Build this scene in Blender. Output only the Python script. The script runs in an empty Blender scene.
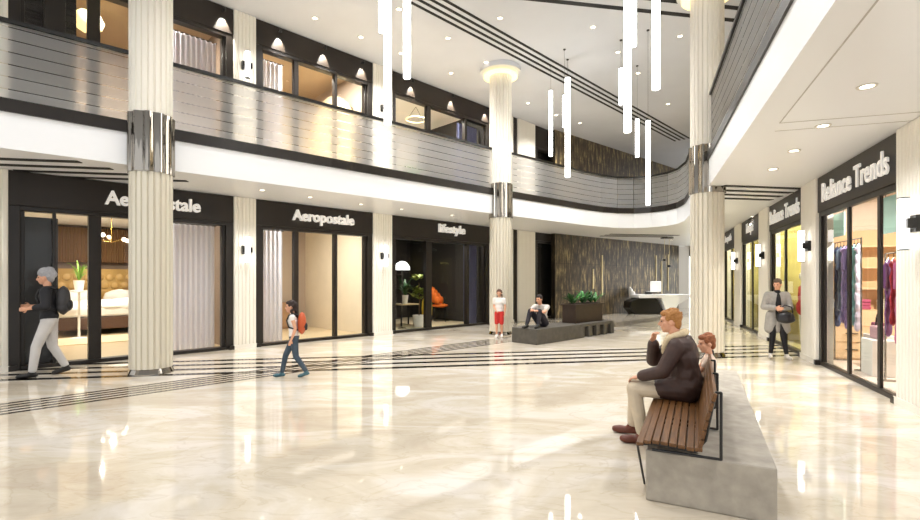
import bpy, bmesh, math, random
from mathutils import Vector, Matrix
random.seed(7)
PI = math.pi
C = bpy.context.scene.collection
scn = bpy.context.scene
# ---------------- camera, world, exposure ----------------
F, CX, HY, EYE = 480.0, 460.0, 280.0, 1.6
cam = bpy.data.cameras.new('camera'); co = bpy.data.objects.new('camera', cam); C.objects.link(co)
co.location = (0, 0, EYE); co.rotation_euler = (PI/2, 0, 0)
cam.sensor_width = 36; cam.lens = 36*F/920; cam.shift_y = (HY-260)/920; cam.clip_end = 200
scn.camera = co
w = bpy.data.worlds.new('world'); scn.world = w; w.use_nodes = True
w.node_tree.nodes['Background'].inputs[0].default_value = (.96, .98, 1.0, 1)
w.node_tree.nodes['Background'].inputs[1].default_value = 1.15
scn.view_settings.view_transform = 'Standard'; scn.view_settings.look = 'None'
scn.view_settings.gamma = 1; scn.view_settings.use_curve_mapping = False
scn.view_settings.exposure = 0.28
scn.cycles.max_bounces = 10; scn.cycles.diffuse_bounces = 5; scn.cycles.transparent_max_bounces = 24
scn.cycles.transmission_bounces = 8; scn.cycles.glossy_bounces = 4
scn.cycles.caustics_reflective = False; scn.cycles.caustics_refractive = False
scn.cycles.sample_clamp_indirect = 6.0
DOWN_W, SOFFIT_W, ROOM_W, PEND_E = 350, 100, 110, 7.0
def lamp(name, kind, loc, energy, col=(1, .995, .985), size=.3, rot=(0, 0, 0), sy=None, spot=None, parent=None, blend=.8):
    l = bpy.data.lights.new(name, kind); l.energy = energy; l.color = col
    if kind == 'AREA':
        l.size = size
        if sy: l.shape = 'RECTANGLE'; l.size_y = sy
    else: l.shadow_soft_size = size
    if kind == 'SPOT': l.spot_size = spot or 2.2; l.spot_blend = blend
    o = bpy.data.objects.new(name, l); C.objects.link(o); o.location = loc; o.rotation_euler = rot
    if parent: o.parent = parent
    return o

# ---------------- helpers ----------------
def lin(h):
    h = h.lstrip('#'); v = [int(h[i:i+2], 16)/255 for i in (0, 2, 4)]
    return tuple((c/12.92 if c <= .04045 else ((c+.055)/1.055)**2.4) for c in v) + (1,)
MATS = {}
def mat(name, col, rough=.5, metal=0, emit=0, ecol=None, noise=0, nscale=8, bump=0, stretch=None, coat=0, spec=.5, alt=None):
    if name in MATS: return MATS[name]
    m = bpy.data.materials.new(name); m.use_nodes = True; nt = m.node_tree; b = nt.nodes['Principled BSDF']
    c = lin(col) if isinstance(col, str) else col
    b.inputs['Base Color'].default_value = c; b.inputs['Roughness'].default_value = rough
    b.inputs['Metallic'].default_value = metal; b.inputs['Coat Weight'].default_value = coat
    b.inputs['Specular IOR Level'].default_value = spec
    if emit:
        b.inputs['Emission Color'].default_value = lin(ecol) if ecol else c; b.inputs['Emission Strength'].default_value = emit
    if noise or bump or alt:
        tc = nt.nodes.new('ShaderNodeTexCoord'); mp = nt.nodes.new('ShaderNodeMapping'); nz = nt.nodes.new('ShaderNodeTexNoise')
        nt.links.new(tc.outputs['Object'], mp.inputs[0]); nt.links.new(mp.outputs[0], nz.inputs['Vector'])
        if stretch: mp.inputs['Scale'].default_value = stretch
        nz.inputs['Scale'].default_value = nscale; nz.inputs['Detail'].default_value = 6
        if noise or alt:
            r = nt.nodes.new('ShaderNodeValToRGB'); r.color_ramp.elements[0].position = .3; r.color_ramp.elements[1].position = .7
            c2 = lin(alt) if alt else tuple(x*(1-noise) for x in c[:3])+(1,)
            r.color_ramp.elements[0].color = c2; r.color_ramp.elements[1].color = c
            nt.links.new(nz.outputs[0], r.inputs[0]); nt.links.new(r.outputs[0], b.inputs['Base Color'])
        if bump:
            bp = nt.nodes.new('ShaderNodeBump'); bp.inputs['Strength'].default_value = bump; bp.inputs['Distance'].default_value = .01
            nt.links.new(nz.outputs[0], bp.inputs['Height']); nt.links.new(bp.outputs[0], b.inputs['Normal'])
    MATS[name] = m; return m

class MB:
    def __init__(s): s.bm = bmesh.new()
    def box(s, a, b):
        x0, y0, z0 = a; x1, y1, z1 = b
        v = [s.bm.verts.new(p) for p in ((x0,y0,z0),(x1,y0,z0),(x1,y1,z0),(x0,y1,z0),(x0,y0,z1),(x1,y0,z1),(x1,y1,z1),(x0,y1,z1))]
        for f in ((0,3,2,1),(4,5,6,7),(0,1,5,4),(1,2,6,5),(2,3,7,6),(3,0,4,7)): s.bm.faces.new([v[i] for i in f])
        return s
    def obox(s, c, size, rz=0, rx=0, ry=0):
        M = Matrix.Translation(c) @ Matrix.Rotation(rz,4,'Z') @ Matrix.Rotation(ry,4,'Y') @ Matrix.Rotation(rx,4,'X') @ Matrix.Diagonal((*size,1))
        bmesh.ops.create_cube(s.bm, size=1, matrix=M); return s
    def prism(s, pts, z0, z1):
        lo = [s.bm.verts.new((p[0],p[1],z0)) for p in pts]; hi = [s.bm.verts.new((p[0],p[1],z1)) for p in pts]
        n = len(pts); s.bm.faces.new(list(reversed(lo))); s.bm.faces.new(hi)
        for i in range(n): s.bm.faces.new((lo[i], lo[(i+1)%n], hi[(i+1)%n], hi[i]))
        return s
    def lathe(s, prof, n=24, c=(0,0,0), caps=True):
        rings = []
        for r, z in prof:
            rings.append([s.bm.verts.new((c[0]+r*math.cos(2*PI*i/n), c[1]+r*math.sin(2*PI*i/n), c[2]+z)) for i in range(n)])
        for a, b in zip(rings, rings[1:]):
            for i in range(n): s.bm.faces.new((a[i], a[(i+1)%n], b[(i+1)%n], b[i]))
        if not caps: return s
        if prof[0][0] > 1e-4: s.bm.faces.new(list(reversed(rings[0])))
        if prof[-1][0] > 1e-4: s.bm.faces.new(rings[-1])
        return s
    def cone(s, p0, r0, p1, r1, n=12):
        p0, p1 = Vector(p0), Vector(p1); d = p1-p0
        if d.length < 1e-6: return s
        M = Matrix.Translation((p0+p1)/2) @ d.to_track_quat('Z','Y').to_matrix().to_4x4()
        bmesh.ops.create_cone(s.bm, cap_ends=True, segments=n, radius1=max(r0,1e-4), radius2=max(r1,1e-4), depth=d.length, matrix=M); return s
    def tube(s, pts, r, n=8):
        for a, b in zip(pts, pts[1:]): s.cone(a, r, b, r, n)
        for p in pts[1:-1]: s.ball(p, (r,r,r), sub=1)
        return s
    def ball(s, c, r, R=None, sub=2):
        if not hasattr(r, '__len__'): r = (r, r, r)
        M = Matrix.Translation(c) @ (R.to_4x4() if R else Matrix.Identity(4)) @ Matrix.Diagonal((*r,1))
        bmesh.ops.create_icosphere(s.bm, subdivisions=sub, radius=1, matrix=M); return s
    def caps(s, *pr, n=12):
        for (a, ra), (b, rb) in zip(pr, pr[1:]): s.cone(a, ra, b, rb, n)
        for a, ra in pr: s.ball(a, ra)
        return s
    def strip(s, pts, z0, z1):           # vertical open sheet through 2d points
        lo = [s.bm.verts.new((p[0],p[1],z0)) for p in pts]; hi = [s.bm.verts.new((p[0],p[1],z1)) for p in pts]
        for i in range(len(pts)-1): s.bm.faces.new((lo[i], lo[i+1], hi[i+1], hi[i]))
        return s
    def build(s, name, m, parent=None, loc=(0,0,0), rz=0, smooth=False, bevel=0, voxel=0, smit=2, norm=True):
        if norm: bmesh.ops.recalc_face_normals(s.bm, faces=s.bm.faces)
        me = bpy.data.meshes.new(name); s.bm.to_mesh(me); s.bm.free()
        me.materials.append(m)
        o = bpy.data.objects.new(name, me); C.objects.link(o)
        o.location = loc; o.rotation_euler = (0,0,rz)
        if parent: o.parent = parent
        if voxel:
            md = o.modifiers.new('r','REMESH'); md.mode = 'VOXEL'; md.voxel_size = voxel; md.use_smooth_shade = True
            if smit: sm = o.modifiers.new('s','SMOOTH'); sm.factor = .5; sm.iterations = smit
            dg = bpy.context.evaluated_depsgraph_get(); dg.update()
            nm = bpy.data.meshes.new_from_object(o.evaluated_get(dg)); o.modifiers.clear(); o.data = nm
            bpy.data.meshes.remove(me)
            if not nm.materials: nm.materials.append(m)
            smooth = True
        if smooth: o.data.polygons.foreach_set('use_smooth', [True]*len(o.data.polygons))
        if bevel:
            bv = o.modifiers.new('b','BEVEL'); bv.width = bevel; bv.segments = 2; bv.limit_method = 'ANGLE'
        return o
def thing(name, label, cat, loc=(0,0,0), rz=0, group=None):
    o = bpy.data.objects.new(name, None); C.objects.link(o); o.location = loc; o.rotation_euler = (0,0,rz)
    o.empty_display_size = .1
    o['label'] = label; o['category'] = cat
    if group: o['group'] = group
    return o
def tag(o, label, cat, group=None, kind=None):
    o['label'] = label; o['category'] = cat
    if group: o['group'] = group
    if kind: o['kind'] = kind
    return o
def struct(o): o['kind'] = 'structure'; return o
def plab(o, label): o['label'] = label; return o
def text(body, name, m, parent, cx, y, z, width, height, ext=.03, rz=0, bold=.018, facing=1):
    cu = bpy.data.curves.new(name, 'FONT'); cu.body = body; cu.size = 1; cu.extrude = .06; cu.offset = bold
    cu.align_x = 'CENTER'; cu.align_y = 'CENTER'; cu.resolution_u = 3
    t = bpy.data.objects.new(name, cu); C.objects.link(t)
    dg = bpy.context.evaluated_depsgraph_get(); dg.update()
    me = bpy.data.meshes.new_from_object(t.evaluated_get(dg)); bpy.data.objects.remove(t); bpy.data.curves.remove(cu)
    xs = [v.co.x for v in me.vertices]; ys = [v.co.y for v in me.vertices]; w_ = max(xs)-min(xs); h_ = max(ys)-min(ys)
    mx = (max(xs)+min(xs))/2; my = (max(ys)+min(ys))/2
    for v in me.vertices:
        v.co = Vector((cx+(v.co.x-mx)*width/w_, y-v.co.z/.06*ext, z+(v.co.y-my)*height/h_))
    me.flip_normals() if False else None
    me.materials.clear(); me.materials.append(m)
    o = bpy.data.objects.new(name, me); C.objects.link(o); o.parent = parent
    return o

# ---------------- materials ----------------
white = mat('white_plaster', '#ECE9E4', .6)
ceil_m = mat('ceiling_plaster', '#D3D6DC', .7, noise=.04, nscale=1.5)
fascia_m = mat('white_lacquer', '#EFF0F2', .35)
cream = mat('cream_rib', '#ECE7DC', .5, noise=.02, nscale=1)
dark = mat('dark_bronze', '#241E19', .35, noise=.25, nscale=3, spec=.4)
dark2 = mat('dark_bronze_sign', '#2B241E', .4, noise=.3, nscale=2, spec=.35)
black = mat('black_metal', '#0E0D0C', .3)
blackmatte = mat('black_slot', '#0A0908', .7)
chrome = mat('chrome', '#9C968D', .05, metal=1)
concrete = mat('concrete', '#ABA396', .75, noise=.3, nscale=9, bump=.3)
concrete_d = mat('dark_concrete', '#5A554D', .7, noise=.3, nscale=8, bump=.3)
sconceglow = mat('sconce_glow', '#FFFFFF', .4, emit=3.0, ecol='#FFFDF8')
tubeglow = mat('tube_glow', '#FFFFFF', .4, emit=PEND_E, ecol='#FFFDF8')
lampglow = mat('lamp_glow', '#FFFFFF', .4, emit=5, ecol='#FFF3DC')
warmglow = mat('warm_glow', '#FFF0C0', .4, emit=1.0, ecol='#FFE9A8')
letter = mat('sign_white', '#F2EEE8', .4, emit=.18, ecol='#FFFFFF')
wood_floor = mat('wood_floor', '#DCC9A8', .3, alt='#CDB68F', nscale=3, stretch=(1,8,1))
beige = mat('beige_wall', '#E6DAC4', .7, noise=.06, nscale=2)
brownw = mat('brown_wall', '#84705F', .7, noise=.12, nscale=2)
darkroom = mat('dark_room', '#2A2622', .7, noise=.2, nscale=2)
greenleaf = mat('green_leaf', '#3F7D2C', .45, noise=.4, nscale=12)
greenleaf2 = mat('dark_leaf', '#2C5A2A', .45, noise=.4, nscale=12)
yellowleaf = mat('yellow_leaf', '#C9B23A', .5, noise=.3, nscale=9)
skin = mat('skin', '#D9A283', .55, noise=.06, nscale=20)
whitefab = mat('white_fabric', '#F1EFEA', .8, noise=.05, nscale=10)
def glassmat(name, tint, f=1.0):
    m = bpy.data.materials.new(name); m.use_nodes = True; nt = m.node_tree; nt.nodes.remove(nt.nodes['Principled BSDF'])
    out = nt.nodes['Material Output']; tr = nt.nodes.new('ShaderNodeBsdfTransparent'); gl = nt.nodes.new('ShaderNodeBsdfGlossy')
    fr = nt.nodes.new('ShaderNodeFresnel'); mx = nt.nodes.new('ShaderNodeMixShader'); fr.inputs[0].default_value = 1.0+.3*f
    tr.inputs[0].default_value = tint; gl.inputs['Roughness'].default_value = .0
    ge = nt.nodes.new('ShaderNodeNewGeometry'); inv = nt.nodes.new('ShaderNodeMath'); inv.operation = 'SUBTRACT'; inv.inputs[0].default_value = 1
    mu = nt.nodes.new('ShaderNodeMath'); mu.operation = 'MULTIPLY'; nt.links.new(ge.outputs['Backfacing'], inv.inputs[1])
    nt.links.new(inv.outputs[0], mu.inputs[0]); nt.links.new(fr.outputs[0], mu.inputs[1])
    nt.links.new(mu.outputs[0], mx.inputs[0]); nt.links.new(tr.outputs[0], mx.inputs[1]); nt.links.new(gl.outputs[0], mx.inputs[2])
    nt.links.new(mx.outputs[0], out.inputs[0]); return m
shopglass = glassmat('shop_glass', (.96,.97,.96,1))
def frosted():
    m = bpy.data.materials.new('frosted_glass'); m.use_nodes = True; nt = m.node_tree; nt.nodes.remove(nt.nodes['Principled BSDF'])
    out = nt.nodes['Material Output']; L = nt.links.new
    rf = nt.nodes.new('ShaderNodeBsdfRefraction'); rf.inputs['Roughness'].default_value = .5; rf.inputs['IOR'].default_value = 1.09
    df = nt.nodes.new('ShaderNodeBsdfTranslucent'); df.inputs[0].default_value = (1,1,1,1)
    gl = nt.nodes.new('ShaderNodeBsdfDiffuse'); gl.inputs[0].default_value = (.97,.97,.96,1)
    m1 = nt.nodes.new('ShaderNodeMixShader'); m1.inputs[0].default_value = .5
    m2 = nt.nodes.new('ShaderNodeMixShader'); m2.inputs[0].default_value = .2
    L(df.outputs[0], m1.inputs[1]); L(gl.outputs[0], m1.inputs[2]); L(rf.outputs[0], m2.inputs[1]); L(m1.outputs[0], m2.inputs[2])
    tr = nt.nodes.new('ShaderNodeBsdfTransparent')
    ge = nt.nodes.new('ShaderNodeNewGeometry'); sx = nt.nodes.new('ShaderNodeSeparateXYZ'); L(ge.outputs['Position'], sx.inputs[0])
    a = nt.nodes.new('ShaderNodeMath'); a.operation = 'SUBTRACT'; a.inputs[1].default_value = 4.24
    b = nt.nodes.new('ShaderNodeMath'); b.operation = 'DIVIDE'; b.inputs[1].default_value = .185
    c = nt.nodes.new('ShaderNodeMath'); c.operation = 'FRACT'
    d = nt.nodes.new('ShaderNodeMath'); d.operation = 'LESS_THAN'; d.inputs[1].default_value = .09
    L(sx.outputs[2], a.inputs[0]); L(a.outputs[0], b.inputs[0]); L(b.outputs[0], c.inputs[0]); L(c.outputs[0], d.inputs[0])
    m3 = nt.nodes.new('ShaderNodeMixShader'); L(d.outputs[0], m3.inputs[0]); L(m2.outputs[0], m3.inputs[1]); L(tr.outputs[0], m3.inputs[2])
    L(m3.outputs[0], out.inputs[0]); return m
frost = frosted()
def marble():
    m = bpy.data.materials.new('marble_floor'); m.use_nodes = True; nt = m.node_tree; b = nt.nodes['Principled BSDF']; L = nt.links.new
    tc = nt.nodes.new('ShaderNodeTexCoord'); mp = nt.nodes.new('ShaderNodeMapping'); mp.inputs['Rotation'].default_value = (0,0,-.35)
    mp.inputs['Scale'].default_value = (.55,1.25,1)
    L(tc.outputs['Object'], mp.inputs[0])
    n1 = nt.nodes.new('ShaderNodeTexNoise'); n1.inputs['Scale'].default_value = 1.1; n1.inputs['Detail'].default_value = 9; n1.inputs['Roughness'].default_value = .62; n1.inputs['Distortion'].default_value = 1.4
    L(mp.outputs[0], n1.inputs['Vector'])
    r1 = nt.nodes.new('ShaderNodeValToRGB'); e = r1.color_ramp.elements
    e[0].position = .34; e[0].color = lin('#C2B5A2'); e[1].position = .60; e[1].color = lin('#D8D0C5')
    k = e.new(.48); k.color = lin('#CDC2AF')
    L(n1.outputs[0], r1.inputs[0])
    n2 = nt.nodes.new('ShaderNodeTexNoise'); n2.inputs['Scale'].default_value = 1.7; n2.inputs['Detail'].default_value = 7; n2.inputs['Distortion'].default_value = 2.2
    L(mp.outputs[0], n2.inputs['Vector'])
    r2 = nt.nodes.new('ShaderNodeValToRGB'); e = r2.color_ramp.elements
    e[0].position = .478; e[0].color = (0,0,0,1); e[1].position = .522; e[1].color = (0,0,0,1); k = e.new(.5); k.color = (1,1,1,1)
    L(n2.outputs[0], r2.inputs[0])
    mx = nt.nodes.new('ShaderNodeMix'); mx.data_type = 'RGBA'; mx.inputs[7].default_value = lin('#A08A66')
    mm = nt.nodes.new('ShaderNodeMath'); mm.operation = 'MULTIPLY'; mm.inputs[1].default_value = .2; L(r2.outputs[0], mm.inputs[0])
    L(mm.outputs[0], mx.inputs[0]); L(r1.outputs[0], mx.inputs[6]); L(mx.outputs[2], b.inputs['Base Color'])
    b.inputs['Roughness'].default_value = .035; b.inputs['Specular IOR Level'].default_value = .9
    return m
marble_m = marble()
def patterned():
    m = bpy.data.materials.new('bronze_tile_wall'); m.use_nodes = True; nt = m.node_tree; b = nt.nodes['Principled BSDF']; L = nt.links.new
    tc = nt.nodes.new('ShaderNodeTexCoord'); mp = nt.nodes.new('ShaderNodeMapping'); mp.inputs['Scale'].default_value = (4.5,4.5,.9)
    L(tc.outputs['Object'], mp.inputs[0])
    n1 = nt.nodes.new('ShaderNodeTexNoise'); n1.inputs['Scale'].default_value = 1.5; n1.inputs['Detail'].default_value = 8; n1.inputs['Roughness'].default_value = .7
    L(mp.outputs[0], n1.inputs['Vector'])
    r1 = nt.nodes.new('ShaderNodeValToRGB'); e = r1.color_ramp.elements
    e[0].position = .40; e[0].color = lin('#2C241A'); e[1].position = .68; e[1].color = lin('#D2BA82'); k = e.new(.53); k.color = lin('#5C4E38')
    L(n1.outputs[0], r1.inputs[0])
    mp2 = nt.nodes.new('ShaderNodeMapping'); mp2.inputs['Rotation'].default_value = (PI/2,0,0); L(tc.outputs['Object'], mp2.inputs[0])
    br = nt.nodes.new('ShaderNodeTexBrick'); br.inputs['Color1'].default_value = (1,1,1,1); br.inputs['Color2'].default_value = (.78,.78,.78,1)
    br.inputs['Mortar'].default_value = (.25,.25,.25,1); br.inputs['Scale'].default_value = 1; br.inputs['Mortar Size'].default_value = .008
    br.inputs['Brick Width'].default_value = .62; br.inputs['Row Height'].default_value = 1.15; br.offset = 0
    L(mp2.outputs[0], br.inputs['Vector'])
    mx = nt.nodes.new('ShaderNodeMix'); mx.data_type = 'RGBA'; mx.blend_type = 'MULTIPLY'; mx.inputs[0].default_value = 1
    L(r1.outputs[0], mx.inputs[6]); L(br.outputs[0], mx.inputs[7]); L(mx.outputs[2], b.inputs['Base Color'])
    b.inputs['Roughness'].default_value = .4
    return m
pattern_m = patterned()
def curtainmat(name, col, tl=.5):
    m = bpy.data.materials.new(name); m.use_nodes = True; nt = m.node_tree; nt.nodes.remove(nt.nodes['Principled BSDF'])
    d = nt.nodes.new('ShaderNodeBsdfDiffuse'); t = nt.nodes.new('ShaderNodeBsdfTranslucent'); mx = nt.nodes.new('ShaderNodeMixShader')
    n = nt.nodes.new('ShaderNodeTexNoise'); n.inputs['Scale'].default_value = 3
    d.inputs[0].default_value = lin(col); t.inputs[0].default_value = lin(col); mx.inputs[0].default_value = tl
    nt.links.new(d.outputs[0], mx.inputs[1]); nt.links.new(t.outputs[0], mx.inputs[2]); nt.links.new(mx.outputs[0], nt.nodes['Material Output'].inputs[0])
    return m
sheer = curtainmat('sheer_curtain', '#E4E3EE'); bluecurt = curtainmat('blue_curtain', '#7C7FA6')

# ---------------- main lines of the place ----------------
ZS, ZF, ZC = 3.54, 4.24, 7.85          # soffit, gallery floor, main ceiling
P1, P2, P3 = (-5.34, 8.3), (1.2, 14.2), (5.25, 10.2)
R45 = PI/4
LP0 = Vector((-7.96, 8.4)); LU = Vector((.70711, .70711)); LN = Vector((-.70711, .70711))
def ls(px): a = (px-CX)/F; return (8.4*a+7.96)/(.70711*(1-a))
rk = .385; RD = Vector((rk, 1)).normalized(); RP0 = Vector((5.70, 6.18)); RU = -RD; RANG = math.atan2(RU.y, RU.x)
def rs(px):                     # distance from RP0 along RU (towards the camera positive)
    a = (px-CX)/F; t = (a*RP0.y-RP0.x)/(RD.x-a*RD.y); return -t
def ceilpt(px, py, z): Y = F*(z-EYE)/(HY-py); return ((px-CX)/F*Y, Y)
def at(px, Y): return (px-CX)/F*Y

# floor
o = struct(MB().box((-22,-8,-.2),(20,34,0)).build('floor', marble_m))
# floor stripes
stripe_b = mat('stripe_black', '#1B1815', .08); stripe_g = mat('stripe_brown', '#4A4036', .08)
DA = Vector((12.55, 2.2)).normalized(); NA = Vector((-DA.y, DA.x))
def band(o0, d, n, off, wd, s0, s1, z0, z1, name, m):
    a = Vector(o0)+n*off
    p = [a+d*s0-n*wd/2, a+d*s1-n*wd/2, a+d*s1+n*wd/2, a+d*s0+n*wd/2]
    return struct(MB().prism([tuple(q) for q in p], z0, z1).build(name, m))
A0 = (-5.34, 8.02)
for i in range(4): band(A0, DA, NA, i*.47, .16, -12, 13.6, -.01, .002, 'floor_stripe', stripe_b)
DB = Vector((1,1)).normalized(); NB = Vector((-1,1)).normalized()
B0 = (0, 11.25)
for i in range(5): band(B0, DB, NB, i*.16-.05, .07, -14, 18.5, -.01, .003, 'floor_stripe', stripe_g)

# gallery slab (ring), with rounded far tip
d1 = Vector((.74,.673))
edge = [Vector(P1)-d1*10, Vector(P1)]
tip = [(1.3,14.3),(2.9,15.65),(4.4,16.95),(5.2,17.55),(5.9,17.9),(6.5,17.95),(7.05,17.7),(7.4,17.2),(7.5,16.6),(7.35,15.7),(6.8,14.2)]
edge += [Vector(p) for p in tip]
edge += [Vector((5.25+rk*(Y-10.2), Y)) for Y in (10.2, 2, -6)]
def offset(pl, d):
    out = []
    for i, p in enumerate(pl):
        a = pl[max(i-1,0)]; b = pl[min(i+1,len(pl)-1)]; t = (b-a).normalized(); out.append(p+Vector((-t.y, t.x))*d)
    return out
# left normal (away from atrium) is +: edge runs left->right, void lies on the right hand side
outer = [Vector((-17,-.6)), Vector((-8.1,8.3)), Vector((3.9,20.3)), Vector((12.4,27.3)), Vector((14.1,27.8)), RP0+RD*3, RP0-RD*13]
poly = [tuple(p) for p in edge]+[tuple(p) for p in reversed(outer)]
struct(MB().prism(poly, ZS, 4.08).build('gallery_slab_ceiling', fascia_m))
ed_in = offset(edge, -.03); ed_out = offset(edge, .25)
struct(MB().prism([tuple(p) for p in ed_in]+[tuple(p) for p in reversed(ed_out)], 4.08, ZF).build('trim_1', dark))
struct(MB().prism([tuple(p) for p in offset(edge,.25)]+[tuple(p) for p in reversed(outer)], 4.08, ZF).build('gallery_floor', marble_m))
# main ceiling
struct(MB().prism([(-20,-8),(16,-8),(16,32),(-20,32)], ZC, ZC+.2).build('ceiling', ceil_m))
# ceiling slots
for i in range(4):
    band((0,11.05), DB, NB, i*.2, .075, -9, 14.3, ZC-.012, ZC+.01, 'ceiling_slot', blackmatte)
    band(A0, DA, NA, i*.47, .13, 1.5, 13, ZC-.012, ZC+.01, 'ceiling_slot', blackmatte)
# soffit slots: left gallery and right gallery
for i in range(4):
    off = i*.45
    band(A0, DA, NA, off, .14, -2.9+i*.25, -.9+off*.55+ (0 if i<2 else .4), ZS-.012, ZS+.01, 'soffit_slot', blackmatte)
    band(A0, DA, NA, off-.05, .14, 10.9+.12*i, 12.78+i*.17, ZS-.012, ZS+.01, 'soffit_slot', blackmatte)
# small slot patch at the far tip
for i in range(3): band(tuple(Vector((7.9,20.5))), Vector((1,.18)).normalized(), Vector((-.18,1)).normalized(), i*.45, .16, -1.6, 1.6, ZS-.012, ZS+.01, 'soffit_slot', blackmatte)

# ---------------- walls ----------------
def Lw(s, y): return tuple(LP0+LU*s+LN*y)
def Rw(s, y):  # y into shop
    p = RP0+RU*s; n = Vector((-RU.y, RU.x)); return tuple(p+n*y)

# far patterned wall
pa, pb = Vector((3.95,19.95)), Vector((12.4,27.2)); pu = (pb-pa).normalized(); pang = math.atan2(pu.y, pu.x); plen = (pb-pa).length
struct(MB().box((0,0,0),(plen,.2,ZS)).build('wall_far', pattern_m, loc=(pa.x,pa.y,0), rz=pang))
struct(MB().box((0,0,ZF),(plen+.6,.2,ZC)).build('wall_far_upper', pattern_m, loc=(pa.x,pa.y,0), rz=pang))
t = thing('wall_light_strip', 'thin vertical light strip on the bronze tiled wall above the plant box', 'light strip', (at(602,22.0)+.0,22.0,0), pang)
# solve position on wall for px
def wallpt(px):
    a = (px-CX)/F; s = (a*pa.y-pa.x)/(pu.x-a*pu.y); return s
bpy.data.objects.remove(t)
strip_m = mat('brass_strip', '#D8C9A0', .4, emit=.12, ecol='#F2E2B8')
for px, z0, z1, lb in ((602,.9,2.75,'tall pale light strip on bronze wall above the long planter box'), (593,1.2,2.1,'short pale strip on bronze wall just left of the tallest strip'), (656,1.0,2.9,'pale light strip on bronze wall left of the reception desk monitor'), (661.5,.8,2.6,'pale light strip on bronze wall behind the reception desk monitor'), (668,1.0,3.0,'slim strip on bronze wall nearest its right end')):
    s = wallpt(px); p = pa+pu*s
    tag(MB().box((-.025,-.04,z0),(.025,0,z1)).build('wall_light_strip', strip_m, loc=(p.x,p.y,0), rz=pang), lb, 'light strip', 'light strips on the bronze wall')
# far end: white wall with a bright glazed opening
fe = Vector((12.4,27.2)); fd = Vector((.97,-.22)).normalized(); fang = math.atan2(fd.y, fd.x)
struct(MB().box((-.1,.35,0),(.62,.55,ZS)).build('wall_end', white, loc=(fe.x,fe.y,0), rz=fang))
daylight = mat('daylight_panel', '#FFFFFF', .5, emit=1.6, ecol='#F7FBF4')
o = struct(MB().box((.62,.5,0),(2.6,.52,3.0)).build('window_1', daylight, loc=(fe.x,fe.y,0), rz=fang))
o = struct(MB().box((.62,.3,2.95),(2.6,.5,ZS)).build('window_frame', dark, loc=(fe.x,fe.y,0), rz=fang))
struct(MB().box((-.3,.3,ZF),(3.2,.5,ZC)).build('wall_end_upper', white, loc=(fe.x,fe.y,0), rz=fang))

# rooms
def room(frame, s0, s1, depth, z0, z1, wall, floor, tagname, back=None, lw=None, rw=None, lcol=(1,.95,.88), power=ROOM_W, ceil=None, ly=None):
    rz, P = (R45, Lw) if frame == 'L' else (RANG, Rw)
    loc = P(0,0)+(0,)
    y0 = .22
    struct(MB().box((s0,depth,z0),(s1,depth+.1,z1)).build('wall_back_'+tagname, back or wall, loc=loc, rz=rz))
    struct(MB().box((s0-.1,y0,z0),(s0,depth+.1,z1)).build('wall_side_'+tagname, lw or wall, loc=loc, rz=rz))
    struct(MB().box((s1,y0,z0),(s1+.1,depth+.1,z1)).build('wall_side_'+tagname, rw or wall, loc=loc, rz=rz))
    struct(MB().box((s0,y0,z0-.05),(s1,depth,z0+.012)).build('floor_'+tagname, floor, loc=loc, rz=rz))
    struct(MB().box((s0,y0,z1),(s1,depth,z1+.08)).build('ceiling_'+tagname, ceil or white, loc=loc, rz=rz))
    c = P((s0+s1)/2, ly or depth*.55)
    if power: lamp('room_lamp', 'AREA', (c[0],c[1],z1-.06), power, lcol, size=.09, rot=(0,0,rz))
def lsd(px, y): a = (px-CX)/F; return ls(px)+y*(1+a)/(1-a)
def rsd(px, y):
    a = (px-CX)/F; d = Vector((a,1)); n = Vector((-RU.y,RU.x)); return rs(px)+y*d.dot(RU)/d.dot(n)
def P3d(frame, s, y, z=0): return (Lw if frame=='L' else Rw)(s,y)+(z,)

def storefront(frame, s0, s1, z0, z1, zg, mull, label, sign=None, name='storefront', thick=.14, jamb=.16, grp='storefronts', dp=1.0):
    """s0..s1 clear bay; zg top of glass; mull: list of (s,width) mullions"""
    rz = R45 if frame=='L' else RANG; P = Lw if frame=='L' else Rw
    t = thing(name, label, 'storefront', P(s0,0)+(z0,), rz, grp)
    W = s1-s0; H = z1-z0; G = zg-z0
    # surround
    b = MB().box((0,-.02,0),(jamb,.2*dp,G+.0)).box((W-jamb,-.02,0),(W,.2*dp,G)).box((jamb,-.02,G-.08),(W-jamb,.2*dp,G)).box((jamb,-.02,0),(W-jamb,.2*dp,.07))
    # inner reveal step
    b.box((jamb,.05*dp,.07),(jamb+.06,.2*dp,G-.08)).box((W-jamb-.06,.05*dp,.07),(W-jamb,.2*dp,G-.08))
    b.build('frame', dark, t, bevel=.008)
    MB().box((0,-.04,G),(W,.2,H-.01)).build('sign_board', dark2, t, bevel=.01)
    MB().box((0,-.1,0),(jamb*.7,-.02,.09)).build('plinth', dark, t); MB().box((W-jamb*.7,-.1,0),(W,-.02,.09)).build('plinth', dark, t)
    xs = [jamb+.06]; 
    for s, wd in mull:
        x = s-s0; MB().box((x-wd/2,.0,.07),(x+wd/2,.14*dp,G-.08)).build('mullion', dark, t, bevel=.006)
        xs += [x-wd/2, x+wd/2]
    xs.append(W-jamb-.06)
    for a, c in zip(xs[0::2], xs[1::2]):
        MB().box((a,.09*dp,.07),(c,.09*dp+.01,G-.08)).build('glass_pane', shopglass, t)
    if sign:
        txt, ca, cb, zz, hh = sign
        text(txt, 'sign_lettering', letter, t, (ca+cb)/2-s0, -.09, zz-z0, abs(cb-ca), hh, ext=.04 if frame == 'L' else .012, bold=.022 if frame == 'L' else .014)
    return t

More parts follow.
